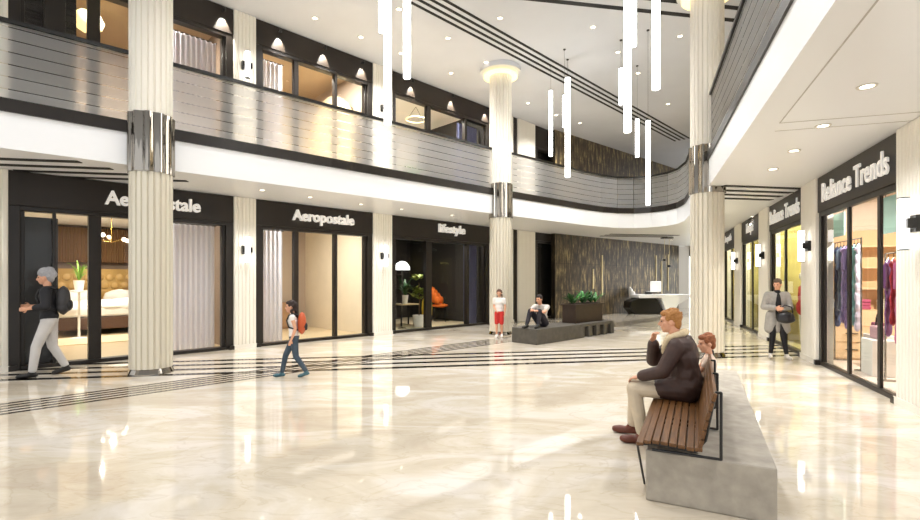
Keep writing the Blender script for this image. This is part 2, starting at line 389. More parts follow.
rib_cache = {}
def ribs(w_, dpt, pitch=.085, amp=.018):
    n = max(2, int(round(w_/pitch))); pts = []
    for i in range(n):
        x = w_*i/n; q = w_/n
        pts += [(x+q*.06, -amp*.1), (x+q*.25, -amp), (x+q*.75, -amp), (x+q*.94, -amp*.1)]
    return [(0,dpt)] + [(0,0)] + pts + [(w_,0),(w_,dpt)]
def pilaster(frame, s0, s1, z0, z1, label, front=-.06):
    rz = R45 if frame=='L' else RANG; P = Lw if frame=='L' else Rw
    t = thing('pilaster', label, 'pilaster', P(s0,front)+(z0,), rz, 'ribbed pilasters')
    MB().prism(ribs(s1-s0, .27), 0, z1-z0-.01).build('ribbed_shaft', cream, t)
    MB().box((-.012,-.035,0),(s1-s0+.012,-.022,.1)).build('plinth', cream, t)
    return t
def sconce(frame, s, y, z, label):
    rz = R45 if frame=='L' else RANG; P = Lw if frame=='L' else Rw
    t = thing('wall_sconce', label, 'wall lamp', P(s,y)+(z,), rz, 'tube wall lamps')
    MB().box((-.085,-.07,-.1),(.085,.0,.1)).build('mount_box', black, t, bevel=.008)
    MB().box((-.11,-.155,-.06),(-.062,-.07,.06)).box((.062,-.155,-.06),(.11,-.07,.06)).box((-.11,-.09,-.06),(.11,-.07,.06)).build('bracket', black, t)
    MB().lathe([(.055,-.3),(.055,.3)],20,(0,-.15,0)).build('light_tube', sconceglow, t, smooth=False)
    MB().lathe([(.058,.3),(.058,.315)],20,(0,-.15,0)).build('end_cap', black, t); MB().lathe([(.058,-.315),(.058,-.3)],20,(0,-.15,0)).build('end_cap', black, t)
    return t

# ---- left ground floor ----
def lmul(*a): return [(ls(p), w_) for p, w_ in a]
LB = {'A': (ls(8), ls(233)), 'B': (ls(255), ls(372)), 'C': (ls(391), ls(489)), 'D': (ls(534), 17.3)}
storefront('L', *LB['A'], 0, ZS, 2.92, lmul((54.5,.05),(95,.2)), 'dark framed storefront nearest on the left, with Aeropostale sign half behind the column',
           ('Aeropostale', ls(104), ls(199), 3.17, .36))
storefront('L', *LB['B'], 0, ZS, 2.92, lmul((296.5,.12),(336,.09)), 'dark framed middle storefront on the left with a whole Aeropostale sign',
           ('Aeropostale', ls(291), ls(352), 3.2, .36))
storefront('L', *LB['C'], 0, ZS, 2.92, lmul((429,.24),(468,.12)), 'dark framed storefront with lifestyle sign, left of the second column',
           ('lifestyle', ls(437), ls(463), 3.25, .36))
pil = [(ls(-40), ls(8), 'ribbed pilaster at the left picture edge, ground floor'), (ls(233), ls(255), 'ribbed pilaster between the two Aeropostale shops, ground floor'),
       (ls(372), ls(391), 'ribbed pilaster left of the lifestyle shop, ground floor'), (ls(489), ls(512), 'ribbed pilaster behind the second column, ground floor'), (ls(517), ls(534), 'ribbed pilaster just right of the second column, ground floor')]
for a, b, lb in pil: pilaster('L', a, b, 0, ZS, lb)
storefront('L', ls(535), 17.6, 0, ZS, 3.2, [], 'unlit dark framed shopfront beside the bronze tiled wall, ground floor')
for (a, b, _), lb in zip(pil[:4], ('black wall lamp at the left picture edge', 'glowing tube wall lamp between the two Aeropostale shops', 'glowing tube wall lamp left of the lifestyle shop', 'tube wall lamp behind the second column')):
    sconce('L', (a+b)/2 if a > 0 else b-.35, -.06, 2.3, lb+', ground floor')
# connector between bays
struct(MB().box((ls(512),0,0),(ls(517),.2,ZS)).build('wall_left', dark, loc=Lw(0,0)+(0,), rz=R45))
# ---- left upper floor ----
ZU = 7.25
storefront('L', *LB['A'], ZF, ZC, ZU, lmul((55,.3),(94,.2)), 'upper floor shopfront nearest on the left with a warm brown room', grp='upper storefronts')
storefront('L', *LB['B'], ZF, ZC, ZU, lmul((296.5,.12),(336,.08)), 'upper floor shopfront in the middle on the left, curtain and arch behind glass', grp='upper storefronts')
storefront('L', *LB['C'], ZF, ZC, ZU, lmul((429,.16),(466,.1)), 'upper floor shopfront left of the second column with a ring lamp inside', grp='upper storefronts')
storefront('L', ls(535), 17.6, ZF, ZC, 7.0, [], 'unlit dark upper shopfront beside the bronze tiled wall', grp='upper storefronts')
struct(MB().box((ls(512),0,ZF),(ls(517),.2,ZC)).build('wall_left_upper', dark, loc=Lw(0,0)+(0,), rz=R45))
for a, b, lb in pil: pilaster('L', a, b, ZF, ZC, lb.replace('ground floor', 'upper gallery'))
for (a, b, _), lb in zip(pil[1:4], ('tube wall lamp between the first two bays', 'tube wall lamp between the second and third bays', 'tube wall lamp behind the second column')):
    sconce('L', (a+b)/2, -.06, 6.6, lb+', upper gallery')

# ---- rooms left ----
brown_c = mat('brown_ceiling', '#B09A80', .7)
room('L', LB['A'][0], LB['A'][1], 9.0, 0, ZS-.1, beige, wood_floor, 'bedroom', back=brownw, power=110, ly=4.0, rw=brownw)
lamp('room_lamp', 'AREA', Lw(2.0,.5)+(ZS-.16,), 60, (1,.92,.8), .1); lamp('room_lamp', 'AREA', Lw(2.6,6.5)+(ZS-.16,), 70, (1,.92,.8), .1)
room('L', LB['B'][0], LB['B'][1], 4.0, 0, ZS-.1, beige, wood_floor, 'beige_shop', back=mat('tan_wall','#B5A493',.7), power=95, ly=.9)
room('L', LB['C'][0], LB['C'][1], 4.5, 0, ZS-.1, darkroom, mat('pale_floor','#D8C7A4',.4,noise=.08), 'furniture_shop', power=90, ly=.9)
room('L', LB['A'][0], LB['A'][1], 4.0, ZF, ZC-.1, brownw, wood_floor, 'upper_brown', power=330, ly=.6, ceil=brown_c, back=mat('tan_wall','#B5A493',.7))
room('L', LB['B'][0], LB['B'][1], 4.0, ZF, ZC-.1, beige, wood_floor, 'upper_beige', power=300, ly=.6, ceil=brown_c, lw=brownw, rw=mat('tan_wall','#B5A493',.7))
room('L', LB['C'][0], LB['C'][1], 4.0, ZF, ZC-.1, white, wood_floor, 'upper_white', power=300, ly=.6, rw=darkroom)
room('L', ls(535), 17.6, 1.5, 0, ZS-.1, darkroom, darkroom, 'dark_shop', power=0)
room('L', ls(535), 17.6, 1.5, ZF, ZC-.1, darkroom, darkroom, 'upper_dark', power=0)

def curtain(frame, s0, s1, y, z0, z1, m, label, pitch=.11, amp=.03, name='curtain'):
    rz = R45 if frame=='L' else RANG; P = Lw if frame=='L' else Rw
    n = max(6, int((s1-s0)/pitch*8)); pts = []
    for i in range(n+1):
        x = (s1-s0)*i/n; pts.append((x, amp*math.sin(2*PI*x/pitch + .9*math.sin(x*3.1))))
    b = MB().strip(pts, 0, z1-z0-.04)
    o = b.build(name, m, None, P(s0,y)+(z0,), rz, smooth=True, norm=False)
    t = thing(name, label, 'curtain', P(s0,y)+(z0,), rz, 'curtains'); o.parent = t; o.location = (0,0,0); o.rotation_euler = (0,0,0); o.name = 'cloth'
    MB().cone((-.03,0,z1-z0-.03),.014,(s1-s0+.03,0,z1-z0-.03),.014,8).build('rail', black, t)
    t.name = name
    return t
curtain('L', ls(176), ls(222), .5, .03, 2.9, sheer, 'pale lilac sheer curtain in the first Aeropostale shop, right of the column')
curtain('L', ls(261), ls(291), .5, .03, 2.9, sheer, 'pale lilac sheer curtain in the middle Aeropostale shop')
curtain('L', ls(176), ls(223), .5, ZF+.03, 7.2, sheer, 'pale lilac sheer curtain on the upper floor right of the first column')
curtain('L', ls(261), ls(291), .5, ZF+.03, 7.2, sheer, 'pale lilac sheer curtain in the middle upper shopfront')
curtain('L', ls(394), ls(400), .4, .03, 2.9, bluecurt, 'narrow blue curtain at the left end of the lifestyle shop')
curtain('L', ls(474), ls(487), .5, .03, 2.9, bluecurt, 'blue curtain at the right end of the lifestyle shop')
curtain('L', ls(467), ls(487), .5, ZF+.03, 7.2, bluecurt, 'blue curtain upstairs just left of the second column')
browncurt = curtainmat('brown_strands', '#8A6A4C', .3)
curtain('L', 1.3, 3.6, 8.8, 2.2, 3.4, browncurt, 'brown strand curtain hanging above the bed headboard', pitch=.07, amp=.02)

# ---- right side: storefronts ----
RB = [(rs(903.), rs(820)), (rs(805), rs(771)), (rs(761.5), rs(743)), (rs(736.5), rs(725))]
RB = [(min(a,b), max(a,b)) for a, b in RB]
def rm(*p): return [(rs(a), w_) for a, w_ in p]
yellow = mat('yellow_wall', '#BDB070', .6, emit=.0, noise=.25, nscale=2)
storefront('R', *RB[0], 0, ZS, 2.87, rm((848,.09),(878.5,.09)), 'dark framed clothes shop nearest on the right with large Reliance Trends sign', ('Reliance Trends', rs(828), rs(897), 3.18, .34), jamb=.12, dp=.3)
storefront('R', *RB[1], 0, ZS, 2.87, rm((785,.1),), 'second dark framed shop on the right with a smaller Reliance Trends sign, behind the woman', ('Reliance Trends', rs(774), rs(804.3), 3.18, .34), dp=.3)
storefront('R', *RB[2], 0, ZS, 2.87, rm((752,.1),), 'third dark framed shop on the right with yellow light inside', ('lifestyle', rs(749.5), rs(756.5), 3.18, .4), jamb=.1, dp=.3)
storefront('R', *RB[3], 0, ZS, 2.87, rm((731.5,.1),), 'farthest dark framed shop on the right beside the third column', ('Aeropostale', rs(727.5), rs(734), 3.18, .34), jamb=.1, dp=.3)
rp = [(rs(960), rs(903), 'ribbed pilaster at the right picture edge'), (rs(820), rs(805), 'ribbed pilaster between the two Reliance Trends shops'),
      (rs(771), rs(761.5), 'ribbed pilaster between second and third shops on the right'), (rs(743), rs(736.5), 'narrow ribbed pilaster before the farthest shop on the right'), (rs(725), rs(718), 'ribbed pilaster partly behind the third column')]
for a, b, lb in rp:
    a, b = min(a,b), max(a,b); pilaster('R', a, b, 0, ZS, lb+', ground floor'); pilaster('R', a, b, ZF, ZC, lb+', upper gallery')
for px, lb in ((926,'large glowing tube wall lamp on the pilaster at the right picture edge'), (814,'glowing tube wall lamp between the two Reliance Trends shops'), (767,'small tube wall lamp beside the third shop on the right'), (740,'tiny tube wall lamp before the farthest shop on the right')):
    sconce('R', rs(px), -.06, 2.27, lb)
room('R', -4.3, RB[0][1], 4.0, 0, ZS-.1, mat('salmon_wall','#DCC8B4',.7,noise=.06), mat('pink_floor','#DCCCC0',.3), 'clothes_shop', power=160, back=beige, ly=1.2)
room('R', RB[1][0]-.1, -4.5, 2.5, 0, ZS-.1, yellow, mat('olive_floor','#A89E70',.4), 'yellow_shop', power=130, lcol=(1,.95,.65), back=mat('olive_wall','#8D8348',.6,noise=.4,nscale=3), ly=.9)
for i in (2,3): room('R', *RB[i], 2.5, 0, ZS-.1, yellow, mat('olive_floor','#A89E70',.4), 'yellow_shop', power=120, lcol=(1,.95,.65), back=mat('olive_wall','#8D8348',.6), ly=.8)
for i in range(4):
    storefront('R', *RB[i], ZF, ZC, ZU, [((RB[i][0]+RB[i][1])/2,.1)], ['upper shopfront nearest on the right, seen through the glass balustrade','upper shopfront second on the right','upper shopfront third on the right','upper shopfront farthest on the right'][i], grp='upper storefronts')
    room('R', *RB[i], 2.0, ZF, ZC-.1, beige, wood_floor, 'upper_right', power=60)

# ---------------- columns ----------------
def column(loc, label, disc=True):
    t = thing('column', label, 'column', loc+(0,), 0, 'round fluted columns')
    n, R = 22, .325; pts = []
    for i in range(n):
        for q, rr in ((.06,.0),(.2,.024),(.8,.024),(.94,.0)):
            a = 2*PI*(i+q)/n; pts.append(((R-.024+rr)*math.cos(a), (R-.024+rr)*math.sin(a)))
    MB().prism(pts, .1, 3.42).build('lower_shaft', mat('champagne_rib','#D6CFBE',.35,metal=.15), t)
    MB().prism(pts, 4.42, ZC-.02).build('upper_shaft', cream, t)
    p2 = [((R+.015)*math.cos(2*PI*i/180)*(1+.05*math.cos(11*2*PI*i/180)), (R+.015)*math.sin(2*PI*i/180)*(1+.05*math.cos(11*2*PI*i/180))) for i in range(180)]
    MB().prism(p2, 3.42, 4.42).build('metal_band', chrome, t)
    MB().lathe([(R+.02,0),(R+.02,.02),(R-.02,.1)],36).build('chrome_base', chrome, t)
    if disc:
        MB().lathe([(.3,ZC-.14),(.6,ZC-.14),(.6,ZC-.01),(.3,ZC-.01)],48).build('ceiling_disc', ceil_m, t)
        MB().lathe([(.34,ZC-.26),(.5,ZC-.26),(.5,ZC-.2),(.32,ZC-.2)],48).build('glow_ring', warmglow, t)
    return t
column(P1, 'big fluted column on the left with mirrored band, in front of the first shop')
column(P2, 'fluted column in the middle distance with glowing ring at the ceiling')
column(P3, 'fluted column right of centre beside the bench, with mirrored band')

# ---------------- balustrades ----------------
def polyline_pts(pl, step):
    out = []; 
    for a, b in zip(pl, pl[1:]):
        n = max(1, int((b-a).length/step)); out += [a+(b-a)*i/n for i in range(n)]
    return out+[pl[-1]]
def balustrade(pl, label, step):
    t = thing('glass_balustrade', label, 'balustrade', (pl[0].x,pl[0].y,ZF), 0, 'gallery balustrades'); o0 = pl[0]
    q = polyline_pts(pl, step)
    for a, b in zip(q, q[1:]):
        d = (b-a).normalized(); n = Vector((-d.y,d.x)); a2 = a+d*.0008-o0; b2 = b-d*.0008-o0
        MB().prism([tuple(a2-n*.006+n*.05), tuple(b2-n*.006+n*.05), tuple(b2+n*.006+n*.05), tuple(a2+n*.006+n*.05)], 0, 1.2).build('glass_panel', frost, t)
    r0, r1 = offset(pl, .005), offset(pl, .095)
    MB().prism([tuple(p-o0) for p in r0]+[tuple(p-o0) for p in reversed(r1)], 1.17, 1.23).build('handrail', black, t)
    MB().prism([tuple(p-o0) for p in offset(pl,.01)]+[tuple(p-o0) for p in reversed(offset(pl,.09))], 0, .05).build('bottom_channel', dark, t)
balustrade([Vector(P1)-d1*9, Vector(P1)+d1*.0, Vector(P1)+d1*8.55], 'striped frosted glass balustrade with black rail along the left gallery', 2.9)
balustrade([Vector(P2)+Vector((.25,.22))]+[Vector(p) for p in tip[1:]], 'curved striped frosted glass balustrade around the far tip of the gallery', .5)
balustrade([Vector((5.25+rk*(Y-10.2), Y)) for Y in (13.9, 10.2, 0, -4)], 'striped frosted glass balustrade along the right gallery overhead', 2.9)

# ---------------- lights in ceilings ----------------
def downlight(px, py, z, label, power, r=.055, warm=(1,.995,.985), spot=2.3):
    x, y = ceilpt(px, py, z)
    t = thing('downlight', label, 'ceiling light', (x,y,z), 0, 'recessed downlights')
    MB().lathe([(r,-.001),(r,-.008),(r*1.4,-.012),(r*1.5,-.001)],20,caps=False).build('rim', mat('rim_satin','#D9D4CA',.4), t)
    MB().lathe([(r*.99,-.006),(r*.99,-.001)],20).build('lens', lampglow, t)
    if power and px != 486: lamp('downlight_lamp', 'SPOT', (0,0,-.03), power, warm, .06, spot=spot, parent=t)
mains = [(315,18,'leftmost in the main ceiling, above the middle upper shopfront'),(361,37,'second from the left in the main ceiling'),(399,9,'just right of the leftmost hanging tubes, near the top edge'),
 (401,53,'below the leftmost cluster of hanging tubes'),(448,38,'in the main ceiling left of the black slots'),(451,73,'close above the upper right window of the third bay'),(500,18,'in the main ceiling right of the black slots, top middle'),
 (486,62,'just above the disc of the second column'),(528,103,'just right of the second column top'),(593,27,'in the main ceiling left of the long central tubes'),(618,52,'beside the shortest hanging tube'),
 (638,73,'between the two longest central tubes'),(680,36,'in the main ceiling near the third column'),(556,115,'beside the tube pair right of second column'),(580,123,'right of the tube pair, near the far tip'),(668,104,'above the slots near the third column')]
for px, py, lb in mains: downlight(px, py, ZC, 'small round downlight '+lb, DOWN_W)
soff = [(867,86,'largest, on the right gallery soffit'),(823,125.5,'second largest on the right gallery soffit'),(794,150.5,'third along the right gallery soffit'),(773,169,'smallest on the right gallery soffit, nearest the slots')]
for px, py, lb in soff: downlight(px, py, ZS, 'round downlight '+lb, SOFFIT_W, r=.06)
for px, py, lb in ((262,190,'above the middle Aeropostale shop, left end'),(361,204,'above the pilaster left of the lifestyle shop'),(401.6,209,'above the lifestyle shop, left end'),(452,215,'above the lifestyle sign'),(310,197,'above the middle Aeropostale sign')):
    downlight(px, py, ZS, 'tiny downlight in the left soffit '+lb, SOFFIT_W, r=.045)
def extra_downlight(x, y, z, label, power):
    Y = y; downlight(CX+F*x/Y, HY-F*(z-EYE)/Y, z, label, power)
for x, y, lb in ((-9.5,4.5,'above the left end of the atrium'),(-6.5,5.5,'above the floor left of the camera side'),(-3.5,5.5,'over the middle of the near floor'),(-6.0,2.5,'over the near left floor'),
                 (-2.5,2.5,'over the near floor'),(.2,4.5,'over the floor in front of the bench'),(1.2,7.2,'over the concrete block'),(-2.6,8.6,'over the walking child')):
    extra_downlight(x, y, ZC, 'recessed main ceiling downlight '+lb, DOWN_W*.75)  # unseen continuation of the ceiling downlights, added to brighten the near floor
for x, y, lb in ((2.5,2.0,'over the end of the right walkway nearest the bench'),(8.9,14.6,'over the right walkway beyond the third column'),(-9.4,4.6,'over the left walkway beyond the picture'),(7.5,20.5,'over the lounge floor before the desk'),(10.2,23.2,'over the reception desk')):
    extra_downlight(x, y, ZS, 'recessed gallery soffit downlight '+lb, SOFFIT_W*(3.2 if y > 20 else 1.3))  # soffit downlights added for brightness, strongest around the dim desk
j_m = mat('joint_grey', '#B9B6B0', .7)
def joint(a, b, w_=.014):
    a = Vector(a); b = Vector(b); d = (b-a).normalized(); band(a, d, Vector((-d.y,d.x)), 0, w_, 0, (b-a).length, ZS-.004, ZS+.004, 'trim_2', j_m)
joint((3.95,5.93),(5.5,5.48)); joint((3.95,5.93),(2.6,2.6)); joint((4.1,6.25),(5.65,5.8))
# picture lights washing the upper fascias
for px, lb in ((222,'above the curtain right of the first column'),(278,'first of three over the middle bay'),(322.6,'centre of three over the middle bay'),(360.7,'last of three over the middle bay'),(410,'first of three over the third bay'),(450,'centre of three over the third bay'),(484,'last of three over the third bay, by the column')):
    s = ls(px); t = thing('wall_washer', 'small wall washer, '+lb, 'spotlight', Lw(s,-.04)+(7.66,), R45, 'fascia wall washers')
    MB().cone((0,-.12,0),.028,(0,-.12,.09),.028,12).build('lamp_head', black, t)
    MB().box((-.015,-.12,.04),(.015,0,.06)).build('arm', black, t)
    lamp('washer_lamp', 'SPOT', (0,-.12,-.01), 260, (1,.95,.86), .015, rot=(.38,0,0), spot=1.0, parent=t, blend=.5)

# ---------------- hanging tubes ----------------
def pendant(px, Y, ybot, ln, label, r=.052):
    x = at(px, Y); zb = EYE+(HY-ybot)*Y/F
    t = thing('pendant_tube', label, 'pendant lamp', (x,Y,ZC), 0, 'hanging light tubes')
    MB().lathe([(.035,-.02),(.035,0)],20).build('canopy', black, t)
    MB().cone((0,0,-.02),.003,(0,0,zb+ln-ZC),.003,6).build('wire', black, t)
    MB().lathe([(r,zb-ZC),(r,zb-ZC+ln)],20).build('light_tube', tubeglow, t)
    MB().lathe([(r*1.02,zb-ZC+ln),(r*1.02,zb-ZC+ln+.03)],20).build('top_cap', black, t)
for a in ((382,7.5,32,2.2,'glowing tube at far left of the pendants, ending high'),(387.6,7.2,124,3.2,'long glowing tube leftmost of those reaching down over the balustrade'),
          (407,6.8,78,2.4,'glowing tube just right of the leftmost pair'),(550.8,14,156,1.9,'slim glowing tube left one of the pair right of second column'),
          (567.6,13.6,177,2.8,'slim long glowing tube right one of the pair right of second column',.07),(564.5,13,127,.85,'short tube partly hidden behind the pair right of second column'),
          (627.5,7.5,132,2.6,'longest and brightest central glowing tube'),(633.3,8.2,46,2.2,'glowing tube overlapping the right side of the longest central tube'),
          (621,12.5,104.5,.93,'shortest glowing tube, on a visible wire left of the longest one'),(656,6.6,89,2.6,'thick glowing tube nearest the third column'),
          (637.2,14,157,1.1,'short slim tube below the longest central tube'),(648,12,205,2.1,'slim long tube hanging lowest in front of the far balustrade')):
    pendant(*a)

# ---------------- benches ----------------
ba = math.atan2(.895,.446)
t = thing('concrete_block', 'long pale concrete block behind the wooden bench in the foreground', 'concrete block', (1.27,3.45,0), ba)
MB().box((.07,-.86,0),(3.85,-.054,.37)).build('block_body', concrete, t, bevel=.012)
t = thing('wooden_bench', 'slatted wooden bench with black metal frame in the foreground, man seated on it', 'bench', (1.27,3.45,0), ba)
bwood = mat('bench_wood', '#70491F', .5, alt='#4E3012', nscale=5, stretch=(1,14,14), bump=.2)
BL = 2.25
prof = [(.0,.425),(-.052,.445),(-.107,.452),(-.162,.452),(-.217,.449),(-.272,.444),(-.327,.438),(-.378,.44)]
for y, z in prof: MB().obox((BL/2,y-.02,z),(BL,.048,.026)).build('seat_slat', bwood, t, bevel=.005)
bk = [(-.415,.48),(-.428,.545),(-.441,.61),(-.456,.675),(-.474,.74),(-.493,.805)]
for y, z in bk: MB().obox((BL/2,y,z),(BL,.024,.058),rx=.26).build('back_slat', bwood, t, bevel=.005)
for i, x in enumerate((.04,.78,1.5,2.2)):
    b = MB().tube([(x,.0,.405),(x,-.1,.43),(x,-.38,.415),(x,-.44,.5),(x,-.50,.835)],.011)
    b.tube([(x,-.50,.835),(x,-.535,.835),(x,-.535,.385),(x,-.1,.385)],.010)
    b.build('side_frame', black, t)
    MB().tube([(x,-.0,.405),(x+(.3 if i == 0 else .1),-.02,.012)],.009).build('front_leg', black, t)
# far bench
fa = math.atan2(.70,.72)
ux, uy = math.cos(fa), math.sin(fa)
t = thing('planter_bench', 'dark concrete bench in the middle distance carrying the planter box', 'bench', (1.89,11.8,0), fa)
MB().box((0,0,0),(2.0,.8,.385)).build('bench_block', concrete_d, t, bevel=.015)
MB().box((2.0,.0,.30),(3.85,.8,.385)).box((2.0,.12,.0),(3.85,.75,.30)).build('ribbed_end', concrete_d, t, bevel=.01)
for i in range(5): MB().box((2.0+i*.42,.01,0),(2.19+i*.42,.12,.3)).build('rib', concrete_d, t, bevel=.01)
t = thing('planter_box', 'dark brown planter box full of green leafy plants on the far bench', 'planter', (1.95+ux*2.55-uy*.45,11.85+uy*2.55+ux*.45,.385), fa)
pbrown = mat('planter_brown', '#3A2A20', .5, noise=.3, nscale=6)
MB().box((-.55,-.22,0),(.95,.22,.52)).build('box', pbrown, t, bevel=.01)
MB().box((-.6,-.26,0),(-.56,-.22,.52)).box((-.62,-.27,.5),(1.0,.27,.53)).build('rim', pbrown, t)
MB().box((-.5,-.18,.53),(.9,.18,.545)).build('soil', mat('soil','#2A2018',.9), t)
def leaf_tuft(b, c, n, ln, spread=.5, wd=.05, up=.6, rnd=random):
    for i in range(n):
        a = rnd.uniform(0,2*PI); l = ln*rnd.uniform(.6,1.1); u = up*rnd.uniform(.5,1.3)
        dx, dy = math.cos(a), math.sin(a); prev = None
        for k in range(5):
            f = k/4; w_ = wd*math.sin(PI*min(1,f*.85+.12))
            p = Vector(c)+Vector((dx*l*f*spread*1.5, dy*l*f*spread*1.5, l*(f*u*1.4-f*f*u*.75)))
            n_ = Vector((-dy,dx,0)); v = (b.bm.verts.new(p-n_*w_), b.bm.verts.new(p+n_*w_+Vector((0,0,.01))))
            if prev: b.bm.faces.new((prev[0],prev[1],v[1],v[0]))
            prev = v
for i in range(6):
    b = MB(); leaf_tuft(b, (-.42+i*.25,random.uniform(-.05,.05),.54), 22, .42, .45, .028, 1.0)
    b.build('leafy_plant', mat('bright_leaf','#4E9A4A',.45,noise=.4,nscale=10) if i % 2 else greenleaf2, t, norm=False)

# reception area
dx_, dy_ = at(650,22.8), 22.8
t = thing('reception_desk', 'white wing shaped reception desk on a curved black base by the bronze wall', 'desk', (dx_,dy_,0), .15)
prof = []
b = MB()
pts = [(-1.05,.68),(-1.25,.0),(.55,.0),(.2,.68)]
v0 = [b.bm.verts.new((x,-.35,z)) for x, z in [( -.95,0),(.6,0),(.15,.74),(-.75,.74),(-1.15,.6),(-1.2,.3)]]
v1 = [b.bm.verts.new((v.co.x,.35,v.co.z)) for v in v0]
b.bm.faces.new(v0); b.bm.faces.new(list(reversed(v1)))
for i in range(6): b.bm.faces.new((v0[i], v0[(i+1)%6], v1[(i+1)%6], v1[i]))
b.build('black_base', black, t, bevel=.04)
b = MB()
pr = [(-.8,.76),(-.2,.76),(.35,.76),(.62,.0),(.9,.0),(1.2,.45),(1.9,.82),(1.9,.92),(-.8,.92)]
v0 = [b.bm.verts.new((x,-.42,z)) for x, z in pr]; v1 = [b.bm.verts.new((x,.42,z)) for x, z in pr]; n = len(pr)
b.bm.faces.new(v0); b.bm.faces.new(list(reversed(v1)))
for i in range(n): b.bm.faces.new((v0[i], v0[(i+1)%n], v1[(i+1)%n], v1[i]))
b.build('white_top', fascia_m, t, bevel=.02)
def dpos(x, y): return (dx_+x*math.cos(.15)-y*math.sin(.15), dy_+x*math.sin(.15)+y*math.cos(.15))
t = thing('monitor', 'white computer monitor seen from behind on the reception desk', 'monitor', dpos(.35,.1)+(.92,), .15)
MB().box((-.14,-.08,0),(.14,.08,.02)).cone((0,0,.02),.02,(0,0,.2),.02).build('stand', chrome, t)
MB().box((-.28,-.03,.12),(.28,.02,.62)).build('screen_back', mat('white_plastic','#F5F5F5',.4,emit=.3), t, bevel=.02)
t = thing('telephone', 'small black desk telephone left of the monitor on the reception desk', 'telephone', dpos(-.1,.0)+(.92,), .15)
MB().box((-.14,-.1,0),(.14,.1,.06)).build('phone_base', black, t, bevel=.02); MB().caps(((-.12,0,.1),.035),((.12,0,.1),.035)).build('handset', black, t)
def chair_modern(loc, rz, label, m, name='chair', sc=1.0):
    t = thing(name, label, 'chair', loc, rz)
    b = MB(); b.ball((0,0,.47*sc),(.25*sc,.25*sc,.06*sc)).build('seat', m, t, smooth=True)
    b = MB()
    for i in range(9):
        a = PI*(.0+i/8); b.ball((.23*sc*math.cos(a), .22*sc*math.sin(a), (.62+.18*math.sin(a))*sc),(.06*sc,.06*sc,(.12+.12*math.sin(a))*sc))
    b.build('backrest', m, t, voxel=.02)
    for sx, sy in ((-1,-1),(1,-1),(-1,1),(1,1)): MB().cone((sx*.14*sc,sy*.14*sc,.43*sc),.018,(sx*.21*sc,sy*.21*sc,0),.012).build('leg', black, t)
    return t
chair_modern((at(636,23.4),23.4,0), 1.2, 'white shell chair left of the reception desk', whitefab, 'desk_chair', 1.25)
# ring chandelier near the desk
t = thing('pendant_lamp', 'small dark disc pendant hanging over the reception desk', 'pendant lamp', (at(667,22),22,ZS), 0)
MB().lathe([(.05,-.04),(.28,-.04),(.28,0),(.05,0)],24).build('canopy', black, t)
MB().cone((.1,0,-.04),.008,(.1,0,-1.3),.008,6).cone((-.12,0,-.04),.008,(-.12,0,-1.0),.008,6).build('wire', strip_m, t)
MB().ball((.1,0,-1.3),(.09,.09,.06)).build('lamp_shade', black, t); MB().ball((-.12,0,-1.02),(.07,.07,.05)).build('lamp_shade', black, t)

# ---------------- bedroom shop ----------------
def Lt(name, label, cat, s, y, z=0, rz=0): return thing(name, label, cat, Lw(s,y)+(z,), R45+rz)
sb = 2.45
t = Lt('bed', 'bed with tufted gold headboard and white bedding in the first shop window', 'bed', sb, 7.0, .012); t.scale = (1.3,1.3,1.35)
gold = mat('gold_fabric','#B8965A',.5,noise=.1)
b = MB().box((-1.0,1.1,0),(1.0,1.25,1.45))
for i in range(9):
    for j in range(4): b.ball((-.88+i*.22+(.11 if j%2 else 0)-.05,1.1,.62+j*.21),(.1,.03,.095),sub=2)
b.build('headboard', gold, t, smooth=True)
MB().box((-.95,-1.0,.12),(.95,1.1,.38)).build('bed_frame', mat('bed_brown','#5A4030',.5), t, bevel=.02)
MB().box((-.93,-.98,.38),(.93,1.08,.6)).build('mattress', whitefab, t, bevel=.06)
b = MB(); b.ball((0,-.2,.6),(1.0,.85,.14)).ball((-.8,-.5,.5),(.25,.5,.2)).ball((.4,-.6,.6),(.6,.45,.18)).build('duvet', whitefab, t, voxel=.04)
for sx in (-.45,.45): MB().ball((sx,.85,.75),(.36,.14,.2)).build('pillow', whitefab, t, smooth=True)
t = Lt('rug', 'pale rug beside the bed in the first shop window', 'rug', sb-.2, 4.2, .012)
MB().box((-1.4,-.9,0),(1.0,.9,.02)).build('pile', mat('pale_rug','#E3D2B0',.9,noise=.1), t)
t = Lt('chandelier', 'branched brass chandelier with small white globes above the bed', 'chandelier', sb-.1, 5.2, 3.43)
b = MB().cone((0,0,0),.01,(0,0,-.75),.01)
gl = MB()
for i in range(5):
    a = i*2*PI/5+.3; b.cone((0,0,-.75),.01,(.4*math.cos(a),.4*math.sin(a),-.65+.1*(i%2)),.01); gl.ball((.42*math.cos(a),.42*math.sin(a),-.68+.1*(i%2)),.06)
b.build('arm', mat('brass','#B08A3C',.3,metal=1), t); gl.build('globe', mat('globe_glow','#FFFFFF',.4,emit=3,ecol='#FFF0D0'), t, smooth=True)
def potted(t, zpot, rpot, h, leafm, n=22, wd=.03, potm=whitefab):
    MB().lathe([(rpot*.7,0),(rpot,zpot),(rpot*.85,zpot),(rpot*.8,zpot*.85)],20).build('pot', potm, t, smooth=False)
    b = MB(); leaf_tuft(b, (0,0,zpot*.85), n, h, .3, wd, 1.2); b.build('foliage', leafm, t, norm=False)
t = Lt('side_table', 'white round side table holding a grass plant in the first shop', 'table', lsd(79,5.0), 5.0, .012)
MB().lathe([(.2,0),(.2,.02),(.03,.04),(.03,1.25),(.28,1.27),(.28,1.3)],24).build('table_body', white, t)
t = Lt('potted_plant', 'spiky green plant in a white pot on the side table in the first shop', 'plant', lsd(79,5.0), 5.0, 1.312); potted(t, .28, .13, .55, mat('lime_leaf','#7FA82E',.5), 26, .02)
